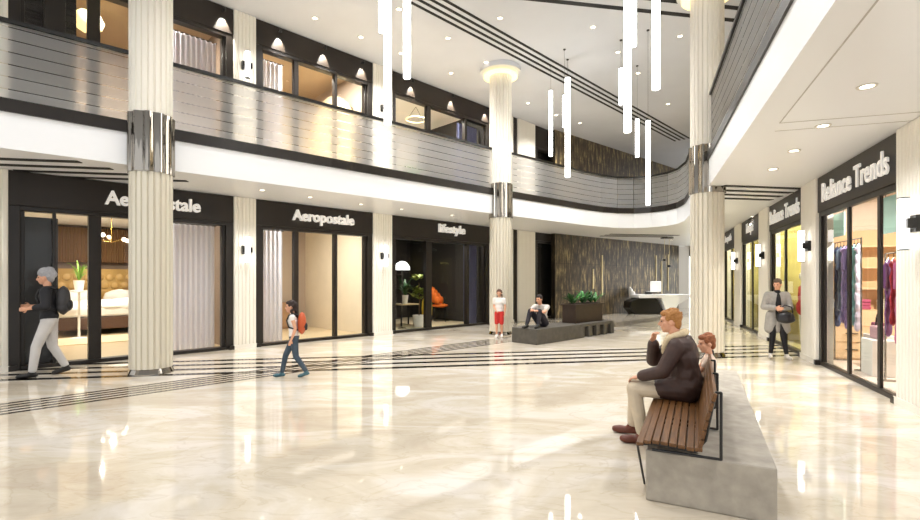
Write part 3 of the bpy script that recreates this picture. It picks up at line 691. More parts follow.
t = Lt('wardrobe', 'tall dark wardrobe panel behind the left pane of the first shop', 'wardrobe', ls(36)+.0, .26, .012)
MB().box((-.33,0,0),(.33,.4,2.75)).build('cabinet', mat('wardrobe_dark','#2F2A2A',.35,noise=.1), t, bevel=.01)
MB().box((-.32,-.02,.05),(.32,0,2.7)).build('door', mat('wardrobe_dark','#2F2A2A',.35), t)
# beige shop
t = Lt('wall_cabinet', 'low beige display cabinet at the back of the middle Aeropostale shop', 'cabinet', 6.6, 3.55, .012)
MB().box((-.6,0,0),(.6,.38,.85)).build('cabinet_body', mat('tan_cabinet','#A9835E',.5), t, bevel=.01)
for i in range(2): MB().box((-.58+i*.59,-.02,.05),(-.01+i*.59,0,.8)).build('door', mat('tan_cabinet','#A9835E',.5), t)
# furniture shop
t = Lt('floor_lamp', 'white mushroom shaded floor lamp in the lifestyle shop window', 'lamp', lsd(402,.9), .9, .012)
MB().lathe([(.14,0),(.14,.02),(.012,.04),(.012,1.95)],20).build('pole', chrome, t)
MB().lathe([(.26,1.92),(.25,2.02),(.17,2.14),(.05,2.2),(.001,2.21)],24).build('lamp_shade', mat('shade_glow','#FFFFFF',.4,emit=2.0,ecol='#FFFFFF'), t, smooth=True)
t = Lt('display_table', 'dark framed display table with pale top in the lifestyle shop', 'table', lsd(405,1.7), 1.7, .012)
MB().box((-.4,-.3,.72),(.4,.3,.76)).build('tabletop', mat('pale_wood','#CDB58A',.5), t)
for sx, sy in ((-1,-1),(1,-1),(-1,1),(1,1)): MB().box((sx*.37-.02,sy*.27-.02,0),(sx*.37+.02,sy*.27+.02,.72)).build('leg', black, t)
t = Lt('potted_plant', 'dark green plant in a vase on the display table of the lifestyle shop', 'plant', lsd(405,1.7), 1.7, .772); potted(t, .3, .12, .7, greenleaf2, 26, .05)
t = Lt('potted_tree', 'tall leafy yellow-green indoor tree in the lifestyle shop window', 'plant', lsd(419,.95), .95, .012)
MB().lathe([(.16,0),(.22,.4),(.18,.4),(.17,.35)],20).build('pot', whitefab, t); MB().tube([(0,0,.3),(.03,0,.9),(-.02,0,1.5)],.02).build('trunk', mat('bark','#5A4330',.8), t)
b = MB()
for i in range(12): leaf_tuft(b, (random.uniform(-.2,.2),random.uniform(-.15,.15),random.uniform(.7,1.75)), 12, .35, .5, .05, .6)
b.build('foliage', mat('olive_leaf','#8A9A3C',.5,noise=.4,nscale=8), t, norm=False)
chair_modern(Lw(lsd(440,2.0),2.0)+(.012,), R45+.6, 'bright orange armchair behind the glass door of the lifestyle shop', mat('orange_fabric','#E8701C',.7), 'armchair', 1.3)
t = Lt('floor_cushion', 'tall yellow display cushion left of the orange armchair', 'cushion', lsd(427,1.6), 1.6, .012)
b = MB(); b.ball((0,0,.55),(.22,.18,.55)).build('cushion_body', mat('yellow_fabric','#D9B52A',.8), t, voxel=.03)
t = Lt('shelf_unit', 'dark shelf unit at the back of the lifestyle shop', 'shelf', 10.9, 4.1, .012)
b = MB().box((-1.1,.3,0),(1.1,.34,2.4))
for z in (0,.6,1.2,1.8,2.36): b.box((-1.1,0,z),(1.1,.3,z+.04))
b.box((-1.1,0,0),(-1.06,.3,2.4)).box((1.06,0,0),(1.1,.3,2.4)).build('shelf_body', mat('shelf_dark','#3A302A',.5), t)
# upstairs pieces
t = Lt('pendant_lamp', 'glowing cream pendant in the first upper shop near the left edge', 'pendant lamp', lsd(88,1.6), 1.6, 7.75)
MB().cone((0,0,0),.01,(0,0,-.3),.01).build('wire', black, t); MB().ball((0,0,-.5),(.3,.3,.24)).build('lamp_shade', warmglow, t, smooth=True)
t = Lt('wardrobe', 'dark slatted panel in the first upper shop at the left edge', 'wardrobe', ls(40)+.08, .55, ZF)
b = MB().box((-.5,0,0),(.5,.3,3.2))
for i in range(24): b.box((-.5,-.02,.1+i*.13),(.5,0,.16+i*.13))
b.build('slatted_panel', mat('wardrobe_dark','#2F2A2A',.35), t)
t = Lt('ring_chandelier', 'gold ring chandelier in the upper shop left of the second column', 'chandelier', lsd(416,1.6), 1.6, 7.75)
b = MB()
for i in range(24):
    a, c = 2*PI*i/24, 2*PI*(i+1)/24; b.cone((.35*math.cos(a),.35*math.sin(a),-.45),.02,(.35*math.cos(c),.35*math.sin(c),-.45),.02,8)
b.build('ring', warmglow, t); MB().cone((.35,0,-.45),.006,(0,0,0),.006).cone((-.35,0,-.45),.006,(0,0,0),.006).build('wire', black, t)
t = Lt('potted_plant', 'green plant upstairs seen through the frosted balustrade left of second column', 'plant', lsd(413,.7), .7, ZF+.012); potted(t, .4, .2, .9, greenleaf, 30, .05)
t = Lt('ottoman', 'orange ottoman upstairs seen through the frosted balustrade', 'ottoman', lsd(430,.8), .8, ZF+.012)
MB().lathe([(.3,0),(.34,.1),(.34,.35),(.28,.42),(.001,.43)],24).build('ottoman_body', mat('orange_fabric','#E8701C',.7), t, smooth=True)
b = MB(); pts = []
for i in range(13):
    a = PI*i/12; pts.append((1.3*math.cos(a), 1.3*math.sin(a)))
t = Lt('arch_panel', 'cream arched panel in the middle upper shop, right pane', 'panel', LB['B'][1]-.17, 1.9, ZF, PI/2)
b = MB(); v0 = [b.bm.verts.new((x,0,z)) for x, z in [(-1.3,0),(1.3,0)]+[(p[0],1.75+p[1]) for p in pts]]; v1 = [b.bm.verts.new((v.co.x,.15,v.co.z)) for v in v0]
b.bm.faces.new(v0); b.bm.faces.new(list(reversed(v1)))
for i in range(len(v0)): b.bm.faces.new((v0[i], v0[(i+1)%len(v0)], v1[(i+1)%len(v0)], v1[i]))
b.build('panel_body', mat('cream_panel','#E9D9B4',.7), t)

# ---------------- clothes shop (right) ----------------
def Rt(name, label, cat, px, y, z=0, group=None): return thing(name, label, cat, Rw(rs(px),y)+(z,), RANG, group)
def rack(s0, s1, y, z, label):
    t = thing('clothes_rack', label, 'rack', Rw(s0,y)+(.012,), RANG); L = s1-s0
    MB().cone((0,0,z),.012,(L,0,z),.012).build('rail', chrome, t)
    for x in (0,L): MB().cone((x,0,0),.014,(x,0,z),.014).build('post', chrome, t); MB().box((x-.02,-.1,0),(x+.02,.2,.03)).build('foot', chrome, t)
def garment(s, y, z, col, label, ln=.85, kind='shirt'):
    t = thing('hanging_'+kind, label, 'garment', Rw(s,y)+(z,), RANG+1.0, 'garments on the racks')
    m = mat('cloth_'+col, col, .85, noise=.15, nscale=8)
    MB().tube([(0,0,.02),(0,0,-.04)],.004).tube([(0,-.13,-.12),(0,0,-.04),(0,.13,-.12)],.008).build('hanger', black, t)
    b = MB(); b.ball((0,-.12,-.15),(.03,.05,.05)); b.ball((0,.12,-.15),(.03,.05,.05))
    for i in range(9):
        f = i/8; b.ball((.008*math.sin(i*2+s*9),0,-.16-f*ln*.9),(.03,.13+.04*f,.12))
    if kind == 'shirt': b.caps(((0,-.13,-.16),.04),((0,-.18,-.5),.03)); b.caps(((0,.13,-.16),.04),((0,.18,-.5),.03))
    b.build('cloth', m, t, voxel=.022, smit=2)
rack(-3.75, -2.5, .42, 2.32, 'chrome clothes rack behind the left pane of the nearest right shop')
for i, (c, n_) in enumerate([('#4A5A86','navy blue'),('#8FA4BC','slate blue'),('#B9A6D0','lilac'),('#9E86B8','violet'),('#6F7FAF','denim blue'),('#8FC4BC','teal'),('#C9C3D6','pale lavender')]):
    garment(-3.6+i*.16, .42, 2.3, c, n_+' garment hanging on the left rack of the nearest right shop', (1.5,1.15,1.4)[i%3], 'shirt' if i % 2 else 'dress')
rack(-1.6, -.55, .42, 2.0, 'chrome clothes rack behind the right pane of the nearest right shop')
for i, (c, n_) in enumerate([('#7E4A86','purple'),('#B0303C','crimson'),('#C96A9A','pink'),('#A04E8E','magenta'),('#D9A0C0','pale pink'),('#E3D3D8','off-white')]):
    garment(-1.5+i*.16, .42, 1.98, c, n_+' garment hanging on the right rack of the nearest right shop', (1.1,.9,1.2)[i%3], 'shirt' if i % 2 == 0 else 'dress')
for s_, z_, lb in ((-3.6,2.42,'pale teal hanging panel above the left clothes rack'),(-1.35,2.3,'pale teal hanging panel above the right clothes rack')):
    t = thing('hanging_banner', lb, 'panel', Rw(s_,.3)+(z_,), RANG)  # added sheet, slightly glowing, stands in for teal light at the pane tops
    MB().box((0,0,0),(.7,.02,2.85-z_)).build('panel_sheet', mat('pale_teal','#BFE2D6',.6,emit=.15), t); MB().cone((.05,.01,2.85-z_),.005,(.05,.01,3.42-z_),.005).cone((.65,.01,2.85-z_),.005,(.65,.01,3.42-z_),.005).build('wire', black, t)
t = thing('drawer_unit', 'light wood drawer unit with shelves inside the nearest right shop', 'shelving', Rw(-4.28,.3)+(.012,), RANG)
lw_ = mat('light_wood','#DDBE94',.45,noise=.08,nscale=4)
MB().box((0,0,0),(.4,2.6,1.0)).build('cabinet_body', lw_, t)
for i in range(3):
    for j in range(3):
        d_ = MB().box((.4,.02+i*.86,.04+j*.32),(.42,.84+i*.86,.34+j*.32)).build('drawer', mat('light_wood2','#E6C9A0',.45), t)
        MB().box((.42,.33+i*.86,.2+j*.32),(.44,.53+i*.86,.215+j*.32)).build('handle', black, d_)
for j in range(3): MB().box((0,0,1.4+j*.42),(.32,2.6,1.43+j*.42)).build('shelf', lw_, t)
MB().box((0,0,1.0),(.02,2.6,2.6)).build('back_panel', mat('shelf_back','#D9B48A',.5), t)
for y_, c_, n_ in ((.55,'#F0EDE6','white'),(.95,'#B04A6A','rose'),(1.35,'#E8DCC8','cream'),(1.75,'#7A8FB0','blue'),(2.2,'#D9C0A0','tan')):
    q = Rw(-4.06, y_); t = thing('folded_clothes', n_+' folded clothes stacked on the drawer unit of the nearest right shop', 'clothes', (q[0],q[1],1.012), RANG, 'folded stacks on the drawer unit')
    MB().box((-.14,-.12,0),(.14,.12,.07)).box((-.13,-.115,.07),(.13,.115,.14)).box((-.135,-.12,.14),(.135,.12,.2)).build('stack', mat('fold_'+n_, c_, .85), t, bevel=.02)
for s_, y, c_, n_ in ((-3.0,.85,'#8C3A5A','plum'),(-2.2,.55,'#C9A0A8','dusty pink')):
    t = thing('shop_handbag', n_+' handbag on a low white stand in the nearest right shop', 'bag', Rw(s_,y)+(.612,), RANG)
    MB().box((-.16,-.07,0),(.16,.07,.22)).build('bag_body', mat('bag_'+n_, c_, .5), t, bevel=.03); MB().tube([(-.1,0,.2),(-.07,0,.36),(.07,0,.36),(.1,0,.2)],.012).build('handle', black, t)
    t = thing('display_stand', 'white display stand under the '+n_+' handbag', 'stand', Rw(s_,y)+(.012,), RANG)
    MB().box((-.22,-.16,0),(.22,.16,.6)).build('stand_body', white, t, bevel=.01)
# mannequins and shelves in the yellow shops
def mannequin(px, y, m, label):
    t = thing('mannequin', label, 'mannequin', Rw(px,y)+(.012,), RANG)
    b = MB(); b.ball((0,0,1.68),(.08,.1,.12)).caps(((0,0,1.56),.05),((0,0,1.45),.06)); b.caps(((-.1,0,.85),.08),((-.1,0,.05),.04)).caps(((.1,0,.85),.08),((.1,0,.05),.04)); b.build('body', whitefab, t, voxel=.02)
    b = MB(); b.caps(((-.16,0,1.38),.07),((.16,0,1.38),.07)).ball((0,0,1.2),(.18,.12,.25)).ball((0,0,.9),(.2,.16,.22)).caps(((-.2,0,1.36),.06),((-.27,0,.95),.045)).caps(((.2,0,1.36),.06),((.27,0,.95),.045)).build('dress', m, t, voxel=.02)
mannequin(-6.55, .62, mat('red_cloth','#C23A3A',.7), 'mannequin in a red garment behind the woman, second right shop')
mannequin(RB[2][0]+.5, .6, mat('maroon_cloth','#8A3030',.7), 'mannequin in maroon in the third right shop')
for i, lb in ((1,'second'),(2,'third'),(3,'farthest')):
    t = thing('display_shelf', 'yellow display shelving on the side wall of the '+lb+' right shop', 'shelving', Rw(RB[i][0]+(-.08 if i == 1 else .02),.9 if i < 3 else .3)+(.012,), RANG)
    b = MB().box((0,0,0),(.03,1.4,2.7))
    for z in (.3,.9,1.5,2.1,2.66): b.box((0,0,z),(.28,1.4,z+.04))
    b.build('shelf_body', mat('gold_shelf','#CDBB62',.5,noise=.2), t)
    MB().box((.03,.02,2.5),(.06,1.38,2.62)).build('light_strip', mat('yellow_glow','#FFF2A0',.4,emit=2.5,ecol='#FFF08C'), t); MB().box((.03,.02,1.38),(.06,1.38,1.46)).build('light_strip', mat('yellow_glow','#FFF2A0',.4), t)
# ---------------- people ----------------
def V(*a): return Vector(a)
def hand(b, wr, d, nrm, s=1, curl=.5, side=1, thumb=True):
    """palm from wrist along d; nrm = palm normal (towards which fingers curl); side = thumb side sign"""
    d = d.normalized(); nrm = (nrm-d*nrm.dot(d)).normalized(); sd = d.cross(nrm)*side
    M = Matrix((sd, d, nrm)).transposed()
    pc = wr+d*.045*s; b.ball(pc, (.038*s,.05*s,.017*s), M)
    for i, (off, l) in enumerate(((.028,.072),(.010,.08),(-.009,.074),(-.027,.058))):
        p = wr+d*.08*s+sd*off*s; a = 0; r = .0088*s; pts = [(wr+d*.03*s+sd*off*.8*s, r*1.15),(p, r*1.1)]; q = p
        for k, f in enumerate((.42,.32,.26)):
            a += curl*(.7 if k == 0 else 1); dd = d*math.cos(a)+nrm*math.sin(a); q = q+dd*l*f*s; pts.append((q, r*(1-.1*k)))
        b.caps(*pts, n=8)
    if thumb:
        p0 = wr+d*.02*s+sd*.022*s; p1 = p0+(d*.6+sd*.8+nrm*.25).normalized()*.038*s; p2 = p1+(d*.85+sd*.2+nrm*.45).normalized()*.03*s; p3 = p2+(d*.8+nrm*.5).normalized()*.022*s
        b.caps((p0,.013*s),(p1,.0105*s),(p2,.0095*s),(p3,.0085*s), n=8)
def headframe(look, up=None):
    y = look.normalized(); x = y.cross(up or V(0,0,1)).normalized(); z = x.cross(y).normalized()
    return Matrix((x,y,z)).transposed()
def head(b, c, M, s=1):
    def P(x,y,z): return c+M@V(x*s,y*s,z*s)
    b.ball(P(0,-.012,.03),(.074*s,.092*s,.088*s),M); b.ball(P(0,.022,-.03),(.058*s,.062*s,.075*s),M)
    b.ball(P(0,.052,-.078),(.028*s,.026*s,.024*s),M)                                   # chin
    b.ball(P(0,.066,.035),(.05*s,.02*s,.014*s),M)                                      # brow
    b.caps((P(0,.080,.018),.009*s),(P(0,.101,-.018),.0125*s),n=8); b.ball(P(0,.088,-.024),(.018*s,.012*s,.009*s),M)
    b.ball(P(0,.078,-.048),(.024*s,.012*s,.007*s),M); b.ball(P(0,.076,-.058),(.02*s,.011*s,.007*s),M)
    for k in (-1,1):
        b.ball(P(.042*k,.05,-.012),(.022*s,.02*s,.02*s),M)
        b.ball(P(.077*k,-.008,.0),(.010*s,.02*s,.031*s),M)
def face_parts(t, c, M, s=1, lips='#A85A50'):
    for k in (-1,1): MB().ball(c+M@V(.030*k*s,.0765*s,.012*s),(.012*s,.008*s,.007*s),M).build('eye', mat('eye_dark','#2A1E18',.2), t, smooth=True)
def shoe(t, an, toe, s=1, m=None, name='shoe'):
    an = V(*an); toe = V(*toe); d = (toe-an); d.z = d.z; dn = d.normalized()
    b = MB(); z0 = min(an.z, toe.z)
    heel = V(an.x,an.y,an.z-.05*s)-V(dn.x,dn.y,0)*.045*s
    b.caps((heel,.036*s),(heel+(toe-heel)*.45,.038*s),(heel+(toe-heel)*.8,.043*s),(toe,.034*s)); b.caps((an,.045*s),(heel+(toe-heel)*.35+V(0,0,.012*s),.042*s))
    b.build(name, m, t, voxel=.009*max(s,.75), smit=2)
def figure(label, loc, rz, P, mats, s=1, voxel=.010, hairfn=None, hands=None, sleeve=1.0, coat=0, group=None, top_extra=None, girth=1, faces=True):
    """P: joints in local metres (already scaled); local +Y is forward."""
    t = thing('person', label, 'person', loc, rz, group)
    J = {k: V(*v) for k, v in P.items()}
    M = headframe(J['look']); c = J['head']; pel, ch, nk = J['pelvis'], J['chest'], J['neck']
    side = (J['shR']-J['shL']).normalized(); upv = (ch-pel).normalized(); fw = upv.cross(side).normalized()
    T = Matrix((side, fw, upv)).transposed()
    # body
    b = MB(); head(b, c, M, mats.get('hs', s)); b.caps((c+M@V(0,-.02*s,-.05*s),.052*s),(nk,.054*s),(ch+upv*.12*s,.06*s))
    b.ball(ch,(.14*s,.09*s,.17*s),T); b.ball((ch+pel)/2,(.12*s,.08*s,.15*s),T); b.ball(pel,(.14*s,.1*s,.12*s),T)
    for k in 'LR':
        b.caps((ch+(J['sh'+k]-ch)*.6,.05*s),(J['sh'+k],.05*s),(J['el'+k],.038*s),(J['el'+k]+(J['wr'+k]-J['el'+k])*.3,.038*s),(J['wr'+k],.025*s))
        b.caps((J['hip'+k],.075*s),(J['kn'+k],.048*s),(J['kn'+k]+(J['an'+k]-J['kn'+k])*.3,.05*s),(J['an'+k],.034*s),(J['an'+k]+V(0,0,-.03*s),.034*s))
        if mats.get('shoe') is None: b.caps((J['an'+k]+V(0,0,-.04*s),.03*s),(J['toe'+k],.025*s))
        hd = hands[k] if hands else (None, None, .4, 1)
        dirn = V(*hd[0]) if hd[0] else (J['wr'+k]-J['el'+k]); nr = V(*hd[1]) if hd[1] else V(1 if k == 'L' else -1,.2,0)
        hand(b, J['wr'+k], dirn, nr, s*.98, hd[2], hd[3])
    plab(b.build('body', mats.get('skin', skin), t, voxel=voxel*.85, smit=1), 'skin of face and hands')
    if faces: face_parts(t, c, M, mats.get('hs', s))
    # top
    g = girth; b = MB(); e = mats.get('loose', .014)*s
    b.caps((nk+upv*-.03*s,.062*s+e*.4),(ch+upv*.1*s,.09*s+e))
    b.caps((J['shL'],.055*s+e),(J['shR'],.055*s+e)); b.ball(ch+upv*.02*s,(.165*s*g+e,.105*s*g+e,.17*s+e),T); b.ball((ch+pel)/2,(.14*s*g+e,.1*s*g+e,.17*s+e),T)
    b.ball(pel+upv*.04*s,(.15*s*g+e,.11*s*g+e,.1*s+e),T)
    for k in 'LR':
        q = J['el'+k]
        if sleeve > 1: b.caps((J['sh'+k],.058*s+e),(q,.044*s+e),(q+(J['wr'+k]-q)*(sleeve-1),.034*s+e))
        elif sleeve > 0: b.caps((J['sh'+k],.058*s+e),(J['sh'+k]+(q-J['sh'+k])*sleeve,.05*s+e))
        if coat:
            hp = J['hip'+k]; kn = J['kn'+k]; out = side*(.05*s*(1 if k == 'R' else -1))
            b.caps((hp+out*.3+V(0,0,.05),.12*s),(hp+(kn-hp)*coat+out-fw*.03*s,.11*s)); 
    if coat: b.caps((pel-fw*.05*s,.13*s),(pel+(( J['knL']+J['knR'])/2-pel)*coat-fw*.06*s,.12*s))
    if top_extra: top_extra(b, J, T)
    b.build(mats.get('topname','shirt'), mats['top'], t, voxel=voxel, smit=3)
    # trousers
    b = MB(); e = mats.get('leg', .012)*s; end = mats.get('legend', .93)
    b.ball(pel-upv*.02*s,(.15*s+e,.11*s+e,.1*s+e),T)
    for k in 'LR':
        hp, kn, an = J['hip'+k], J['kn'+k], J['an'+k]; b.caps((hp,.086*s+e),(kn if end > .5 else hp+(kn-hp)*end*2,.056*s+e*(1 if end > .5 else 2.2)))
        if end > .5: b.caps((kn,.056*s+e),(kn+(an-kn)*end,.04*s+e))
    b.build(mats.get('legname','trousers'), mats['bottom'], t, voxel=voxel, smit=2)
    if mats.get('shoe'):
        for k in 'LR': shoe(t, J['an'+k], J['toe'+k], s, mats['shoe'])
    if hairfn: 
        b = MB(); hairfn(b, c, M, mats.get('hs', s)); b.build(mats.get('hairname','hair'), mats['hair'], t, voxel=voxel*.8, smit=1)
    return t, J, M, T
def short_hair(b, c, M, s):
    P = lambda x,y,z: c+M@V(x*s,y*s,z*s)
    b.ball(P(0,-.03,.048),(.082*s,.088*s,.082*s),M); b.ball(P(0,.03,.085),(.062*s,.055*s,.038*s),M); b.ball(P(0,-.06,-.01),(.064*s,.045*s,.07*s),M)
    for k in (-1,1): b.ball(P(.066*k,.0,.045),(.018*s,.045*s,.04*s),M)
    r = random.Random(4)
    for i in range(40):
        a, e = r.uniform(0,2*PI), r.uniform(.2,1.5); b.ball(P(.076*math.cos(a)*math.cos(e),-.028+.084*math.sin(a)*math.cos(e),.05+.082*math.sin(e)),(.016*s,.02*s,.012*s),M,sub=1)
def long_hair(b, c, M, s):
    short_hair(b, c, M, s); P = lambda x,y,z: c+M@V(x*s,y*s,z*s); r = random.Random(9)
    for i in range(46):
        a = r.uniform(PI*.95,PI*2.05); z = r.uniform(-.2,.06); rr = .085; b.ball(P(rr*math.cos(a),-.02+rr*math.sin(a)*1.0,z),(.026*s,.026*s,.03*s),M,sub=1)
def beanie(b, c, M, s):
    P = lambda x,y,z: c+M@V(x*s,y*s,z*s)
    b.ball(P(0,-.015,.08),(.094*s,.10*s,.10*s),M); b.ball(P(0,-.075,.10),(.085*s,.08*s,.085*s),M); b.ball(P(0,-.07,-.01),(.075*s,.06*s,.08*s),M); b.ball(P(0,-.10,.05),(.07*s,.075*s,.07*s),M); b.ball(P(0,-.05,.02),(.09*s,.085*s,.06*s),M)
def stand(H, stride=.5, lead='R', lean=.02, arms='down', head_tilt=0):
    s = H/1.75; st = stride*s/2
    P = dict(pelvis=(0,0,.95*s), chest=(0,lean,1.27*s), neck=(0,lean*1.3,1.48*s), head=(0,lean*1.6+.03*s,1.625*s), look=(0,1,-.08),
             shL=(-.175*s,lean,1.40*s), shR=(.175*s,lean,1.40*s), hipL=(-.085*s,0,.9*s), hipR=(.085*s,0,.9*s))
    o_ = 'L' if lead == 'R' else 'R'
    for k, sx in (('L',-1),('R',1)):
        f = st if k == lead else -st; x = sx*.09*s
        if k == lead: P['kn'+k] = (x, f*.6+.03*s, .5*s); P['an'+k] = (x, f, .095*s); P['toe'+k] = (x*1.15, f+.17*s, .035*s)
        else: P['kn'+k] = (x, f*.35+.05*s, .49*s); P['an'+k] = (x, f, .105*s+.03*s*(stride>.2)); P['toe'+k] = (x*1.1, f+.16*s, .033*s)
        P['el'+k] = (sx*.22*s, lean-.03*s-(.05*s if k==lead else -.03*s), 1.12*s); P['wr'+k] = (sx*.21*s, lean+.02*s+(-.06*s if k==lead else .1*s), .88*s)
    return P, s

# man with beanie and backpack, walking left
hd = math.atan2(-.5,-.85)-PI/2
P, s = stand(1.76, .40, 'L', .02)
P['elL'] = (-.25*s,.0,1.16*s); P['wrL'] = (-.17*s,.24*s,1.13*s); P['elR'] = (.24*s,.02,1.15*s); P['wrR'] = (.12*s,.26*s,1.16*s)
P['look'] = (-.15,1,-.12)
t, J, M, T = figure('person in grey beanie, black jacket and pale trousers walking left past the first shop', (-6.86,8.02,0), hd, P,
    dict(top=mat('black_jacket','#15141A',.7,noise=.2), bottom=mat('pale_trousers','#C9C6C4',.8,noise=.08), shoe=mat('black_shoe','#16120F',.5), hair=mat('grey_knit','#A7A7AB',.9,noise=.2,nscale=40), hairname='beanie', topname='jacket', loose=.022, leg=.016), s, .011, beanie, sleeve=1.55)
def backpack(name, label, t0, J, T, m, m2, s, w_=.15, h_=.23):
    ch = J['chest']; rz = t0.rotation_euler.z; R = Matrix.Rotation(rz,3,'Z'); wpos = t0.location+R@ch
    tb = thing(name, label, 'backpack', wpos, rz)
    b = MB(); b.ball((0,-.2*s,-.02*s),(w_*s,.10*s,h_*s)).ball((0,-.2*s,.08*s),(w_*.9*s,.09*s,.12*s)).ball((0,-.2*s,-.14*s),(w_*s,.1*s,.1*s)).build('bag_body', m, tb, voxel=.012)
    b = MB(); b.ball((0,-.28*s,-.1*s),(w_*.75*s,.05*s,.1*s)).build('front_pocket', m2, tb, voxel=.012)
    for k in (-1,1):
        MB().tube([(.08*s*k,-.12*s,.16*s),(.11*s*k,-.04*s,.21*s),(.12*s*k,.08*s,.17*s),(.125*s*k,.125*s,.05*s),(.13*s*k,.08*s,-.1*s),(.13*s*k,-.12*s,-.17*s)],.017*s).build('shoulder_strap', m2, tb, smooth=True)
backpack('backpack', 'dark grey backpack worn by the person in the beanie', t, J, T, mat('grey_bag','#3B3A3C',.7,noise=.2), mat('black_bag','#1C1B1D',.7), s, .17, .25)
# child with orange backpack
P, s = stand(1.24, .55, 'R', .02)
P['elL'] = (-.16*s/1*1.2,-.03,1.13*s); P['wrL'] = (-.2*s,.05*s,.88*s); P['look'] = (0,1,-.05)
t, J, M, T = figure('child with curly dark hair, white sleeveless top and jeans walking across the marble floor', (-2.74,7.93,0), math.atan2(-.25,-.97)-PI/2, P,
    dict(top=mat('white_top','#E9E4E0',.8), bottom=mat('jeans','#3F4E5C',.8,noise=.25,nscale=12), shoe=mat('teal_shoe','#3E6470',.6), hair=mat('dark_brown_hair','#2E1E18',.8,noise=.4,nscale=40), loose=.012, hs=.86), s, .010, long_hair, sleeve=.12)
backpack('backpack', 'orange and black backpack worn by the walking child', t, J, T, mat('orange_bag','#C2562A',.6,noise=.15), mat('black_bag','#1C1B1D',.7), s, .19, .27)
# woman in grey coat
P, s = stand(1.62, .12, 'R', .0)
P['elL'] = (-.25*s,-.02,1.13*s); P['wrL'] = (-.05*s,.2*s,1.10*s); P['elR'] = (.25*s,-.02,1.13*s); P['wrR'] = (.07*s,.21*s,1.12*s)
P['look'] = (.5,.8,-.2)
for k, sx in (('L',-1),('R',1)): P['kn'+k] = (sx*.08,.02,.46); P['an'+k] = (sx*.11,-.02,.09); P['toe'+k] = (sx*.14,.12,.032)
P['knL'] = (-.1,.04,.46); P['anL'] = (-.16,.03,.09); P['toeL'] = (-.2,.16,.032)
blk = mat('black_cloth','#141318',.75)
t, J, M, T = figure('woman in light grey coat, black turtleneck and black trousers standing outside the second right shop', (6.46,9.78,0), math.atan2(-1,-.35)-PI/2, P,
    dict(top=mat('grey_coat','#A5A19C',.8,noise=.15,nscale=25), bottom=blk, shoe=mat('pale_shoe','#CDC6BE',.6), hair=mat('grey_brown_hair','#6A5648',.8,noise=.3,nscale=30), topname='coat', loose=.022, leg=.004), s, .011, short_hair, sleeve=1.85, coat=.62)
b = MB(); b.ball((0,.07,1.2*s),(.055,.09,.24)).ball((0,.085,1.0*s),(.06,.085,.16)).caps(((0,.01,1.46*s),.064),((0,.0,1.4*s),.075)).build('turtleneck', blk, t, voxel=.012)
R = Matrix.Rotation(t.rotation_euler.z,3,'Z'); wp = t.location+R@V(-.10,.2,.86)
tb = thing('handbag', 'large black shoulder bag held by the woman in the grey coat', 'bag', wp, t.rotation_euler.z)
b = MB(); b.ball((0,0,0),(.16,.07,.12)).ball((0,0,-.05),(.17,.075,.08)).build('bag_body', mat('black_leather','#1B191C',.35), tb, voxel=.012)
MB().tube([(-.12,0,.08),(-.1,0,.2),(.02,0,.24),(.1,0,.16),(.12,0,.08)],.012).build('handle', mat('black_leather','#1B191C',.35), tb)
# far child in red shorts
P, s = stand(1.32, .1, 'R', .0); P['look'] = (0,1,-.05)
P['elR'] = (.2*s,.0,1.13*s); P['wrR'] = (.1*s,.15*s,1.0*s)
figure('child with dark hair, white shirt and red shorts standing by the second column', (1.1,13.45,0), PI-.2, P,
    dict(top=mat('white_top','#E9E4E0',.8), bottom=mat('red_shorts','#C6302C',.8), legname='shorts', legend=.45, shoe=mat('white_shoe','#D8D5D0',.6), hair=mat('brown_hair','#5A3A2A',.8,noise=.4,nscale=40), loose=.014, hs=.9), s, .013, long_hair, sleeve=.5)
# seated man on the far bench, knees drawn up, facing left
bx0, by0 = 1.95, 11.85
def fb(x, y): return (bx0+ux*x-uy*y, by0+uy*x+ux*y)
q = fb(.62,.34)
P = dict(pelvis=(0,0,.10), chest=(0,.06,.40), neck=(0,.14,.58), head=(0,.2,.71), look=(0,1,-.12), shL=(-.18,.09,.52), shR=(.18,.09,.52),
         elL=(-.2,.30,.40), elR=(.2,.32,.41), wrL=(-.06,.50,.44), wrR=(.05,.52,.46), hipL=(-.09,.02,.11), hipR=(.09,.02,.11), knL=(-.12,.40,.43), knR=(.12,.44,.43),
         anL=(-.12,.46,.10), anR=(.12,.62,.10), toeL=(-.13,.64,.035), toeR=(.13,.80,.035))
figure('man in pale shirt and dark trousers sitting with knees drawn up on the planter bench', (q[0],q[1],.385), fa+PI/2+.15, P,
    dict(top=mat('pale_shirt','#C9C2BC',.8), bottom=mat('dark_trousers','#24212A',.8), shoe=mat('dark_shoe','#2A2926',.6), hair=mat('black_hair','#2A201C',.8), loose=.012), .98, .012, short_hair, sleeve=.5,
    hands=dict(L=((1,.3,0),(0,.2,-1),.4,1), R=((-1,.3,0),(0,.2,-1),.4,-1)))

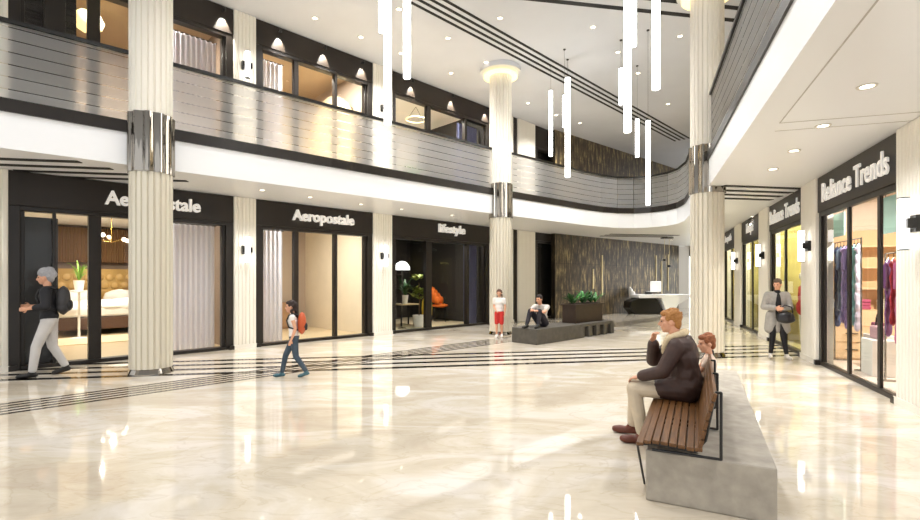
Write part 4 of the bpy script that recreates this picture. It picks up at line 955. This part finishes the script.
# man on the wooden bench (foreground)
mr = math.atan2(.446,-.895)-PI/2
P = dict(pelvis=(0,-.02,.56), chest=(-.01,.0,.87), neck=(-.01,.05,1.065), head=(-.01,.10,1.19), look=(-.05,1,-.06),
         shL=(-.19,.035,.98), shR=(.175,.035,.98), elL=(-.25,.15,.745), wrL=(-.16,.36,.665), elR=(.17,.27,.78), wrR=(.045,.255,.985),
         hipL=(-.10,.0,.55), hipR=(.10,.0,.55), knL=(-.13,.42,.54), knR=(.12,.43,.56), anL=(-.13,.34,.10), anR=(.13,.46,.10), toeL=(-.15,.52,.037), toeR=(.15,.64,.037))
leather = mat('brown_leather','#432D25',.6,noise=.35,nscale=14,bump=.5)
ginger = mat('ginger_hair','#BF8748',.7,alt='#8E5A2A',nscale=60,stretch=(1,1,4),bump=.8)
def extra(b, J, T):
    b.ball(J['chest']+T@V(0,-.04,.0),(.205,.12,.22),T); b.ball(J['pelvis']+T@V(0,-.03,.04),(.215,.165,.17),T)
    b.ball(J['pelvis']+T@V(0,.06,-.0),(.20,.14,.11),T); b.ball((J['chest']+J['pelvis'])/2+T@V(0,-.03,-.02),(.2,.135,.2),T)
    for k in 'LR': b.ball(J['hip'+k]+V(.03,-.03,-.02),.12); b.caps((J['hip'+k]+V(0,0,.01),.118),(J['hip'+k]+(J['kn'+k]-J['hip'+k])*.42+V(0,0,.01),.1))
    for k in 'LR': b.caps((J['chest']+T@V(.1*(1 if k=='R' else -1),-.03,.1),.1),(J['sh'+k],.075))
t, J, M, T = figure('man with ginger hair, brown leather jacket and cream trousers seated on the wooden bench', (2.14,4.64,0), mr, P,
    dict(top=leather, bottom=mat('cream_trousers','#CDBEA6',.8,noise=.12,nscale=14,bump=.2), shoe=mat('brown_shoe','#5E2A16',.4), hair=ginger, topname='jacket', loose=.022, leg=.018), 1.0, .0085, short_hair, sleeve=1.88,
    hands=dict(L=((.3,.9,-.3),(.1,-.2,-1),.45,-1), R=((-.35,-.1,1),(-.6,-.7,0),.7,-1)), top_extra=extra)
# shearling collar
b = MB(); n_ = J['neck']
ring = [(-.095,.06,-.03),(-.10,.0,.0),(-.075,-.06,.025),(0,-.085,.035),(.075,-.06,.025),(.10,.0,.0),(.095,.06,-.03)]
pts = [(n_+V(*p),.036) for p in ring]; b.caps((n_+V(-.06,.10,-.16),.028),(n_+V(-.085,.085,-.09),.034),*pts,(n_+V(.085,.085,-.09),.034),(n_+V(.06,.10,-.16),.028))
b.build('shearling_collar', mat('shearling','#D9C4A0',.95,noise=.15,nscale=60,bump=1), t, voxel=.009)
# child beside him
P, s = stand(1.05, .1, 'R')
P = dict(pelvis=(0,0,.53), chest=(0,-.01,.70), neck=(0,-.005,.83), head=(0,.02,.93), look=(-.35,1,-.15), shL=(-.11,0,.785), shR=(.11,0,.785), elL=(-.15,.08,.66), wrL=(-.08,.2,.62),
         elR=(.15,.08,.66), wrR=(.08,.2,.62), hipL=(-.06,0,.52), hipR=(.06,0,.52), knL=(-.07,.26,.52), knR=(.07,.26,.52), anL=(-.07,.27,.28), anR=(.07,.27,.28), toeL=(-.07,.38,.22), toeR=(.07,.38,.22))
figure('small child with reddish hair and pale top seated beside the man on the wooden bench', (2.60,5.02,0), mr, P,
    dict(top=mat('peach_top','#D9C2B0',.8), bottom=mat('light_trousers','#B9AFA4',.8), shoe=mat('tan_shoe','#8A6A4A',.6), hair=mat('auburn_hair','#A0613C',.75,alt='#7C4628',nscale=50), loose=.01, hs=.86), .6, .0085, short_hair, sleeve=.5)
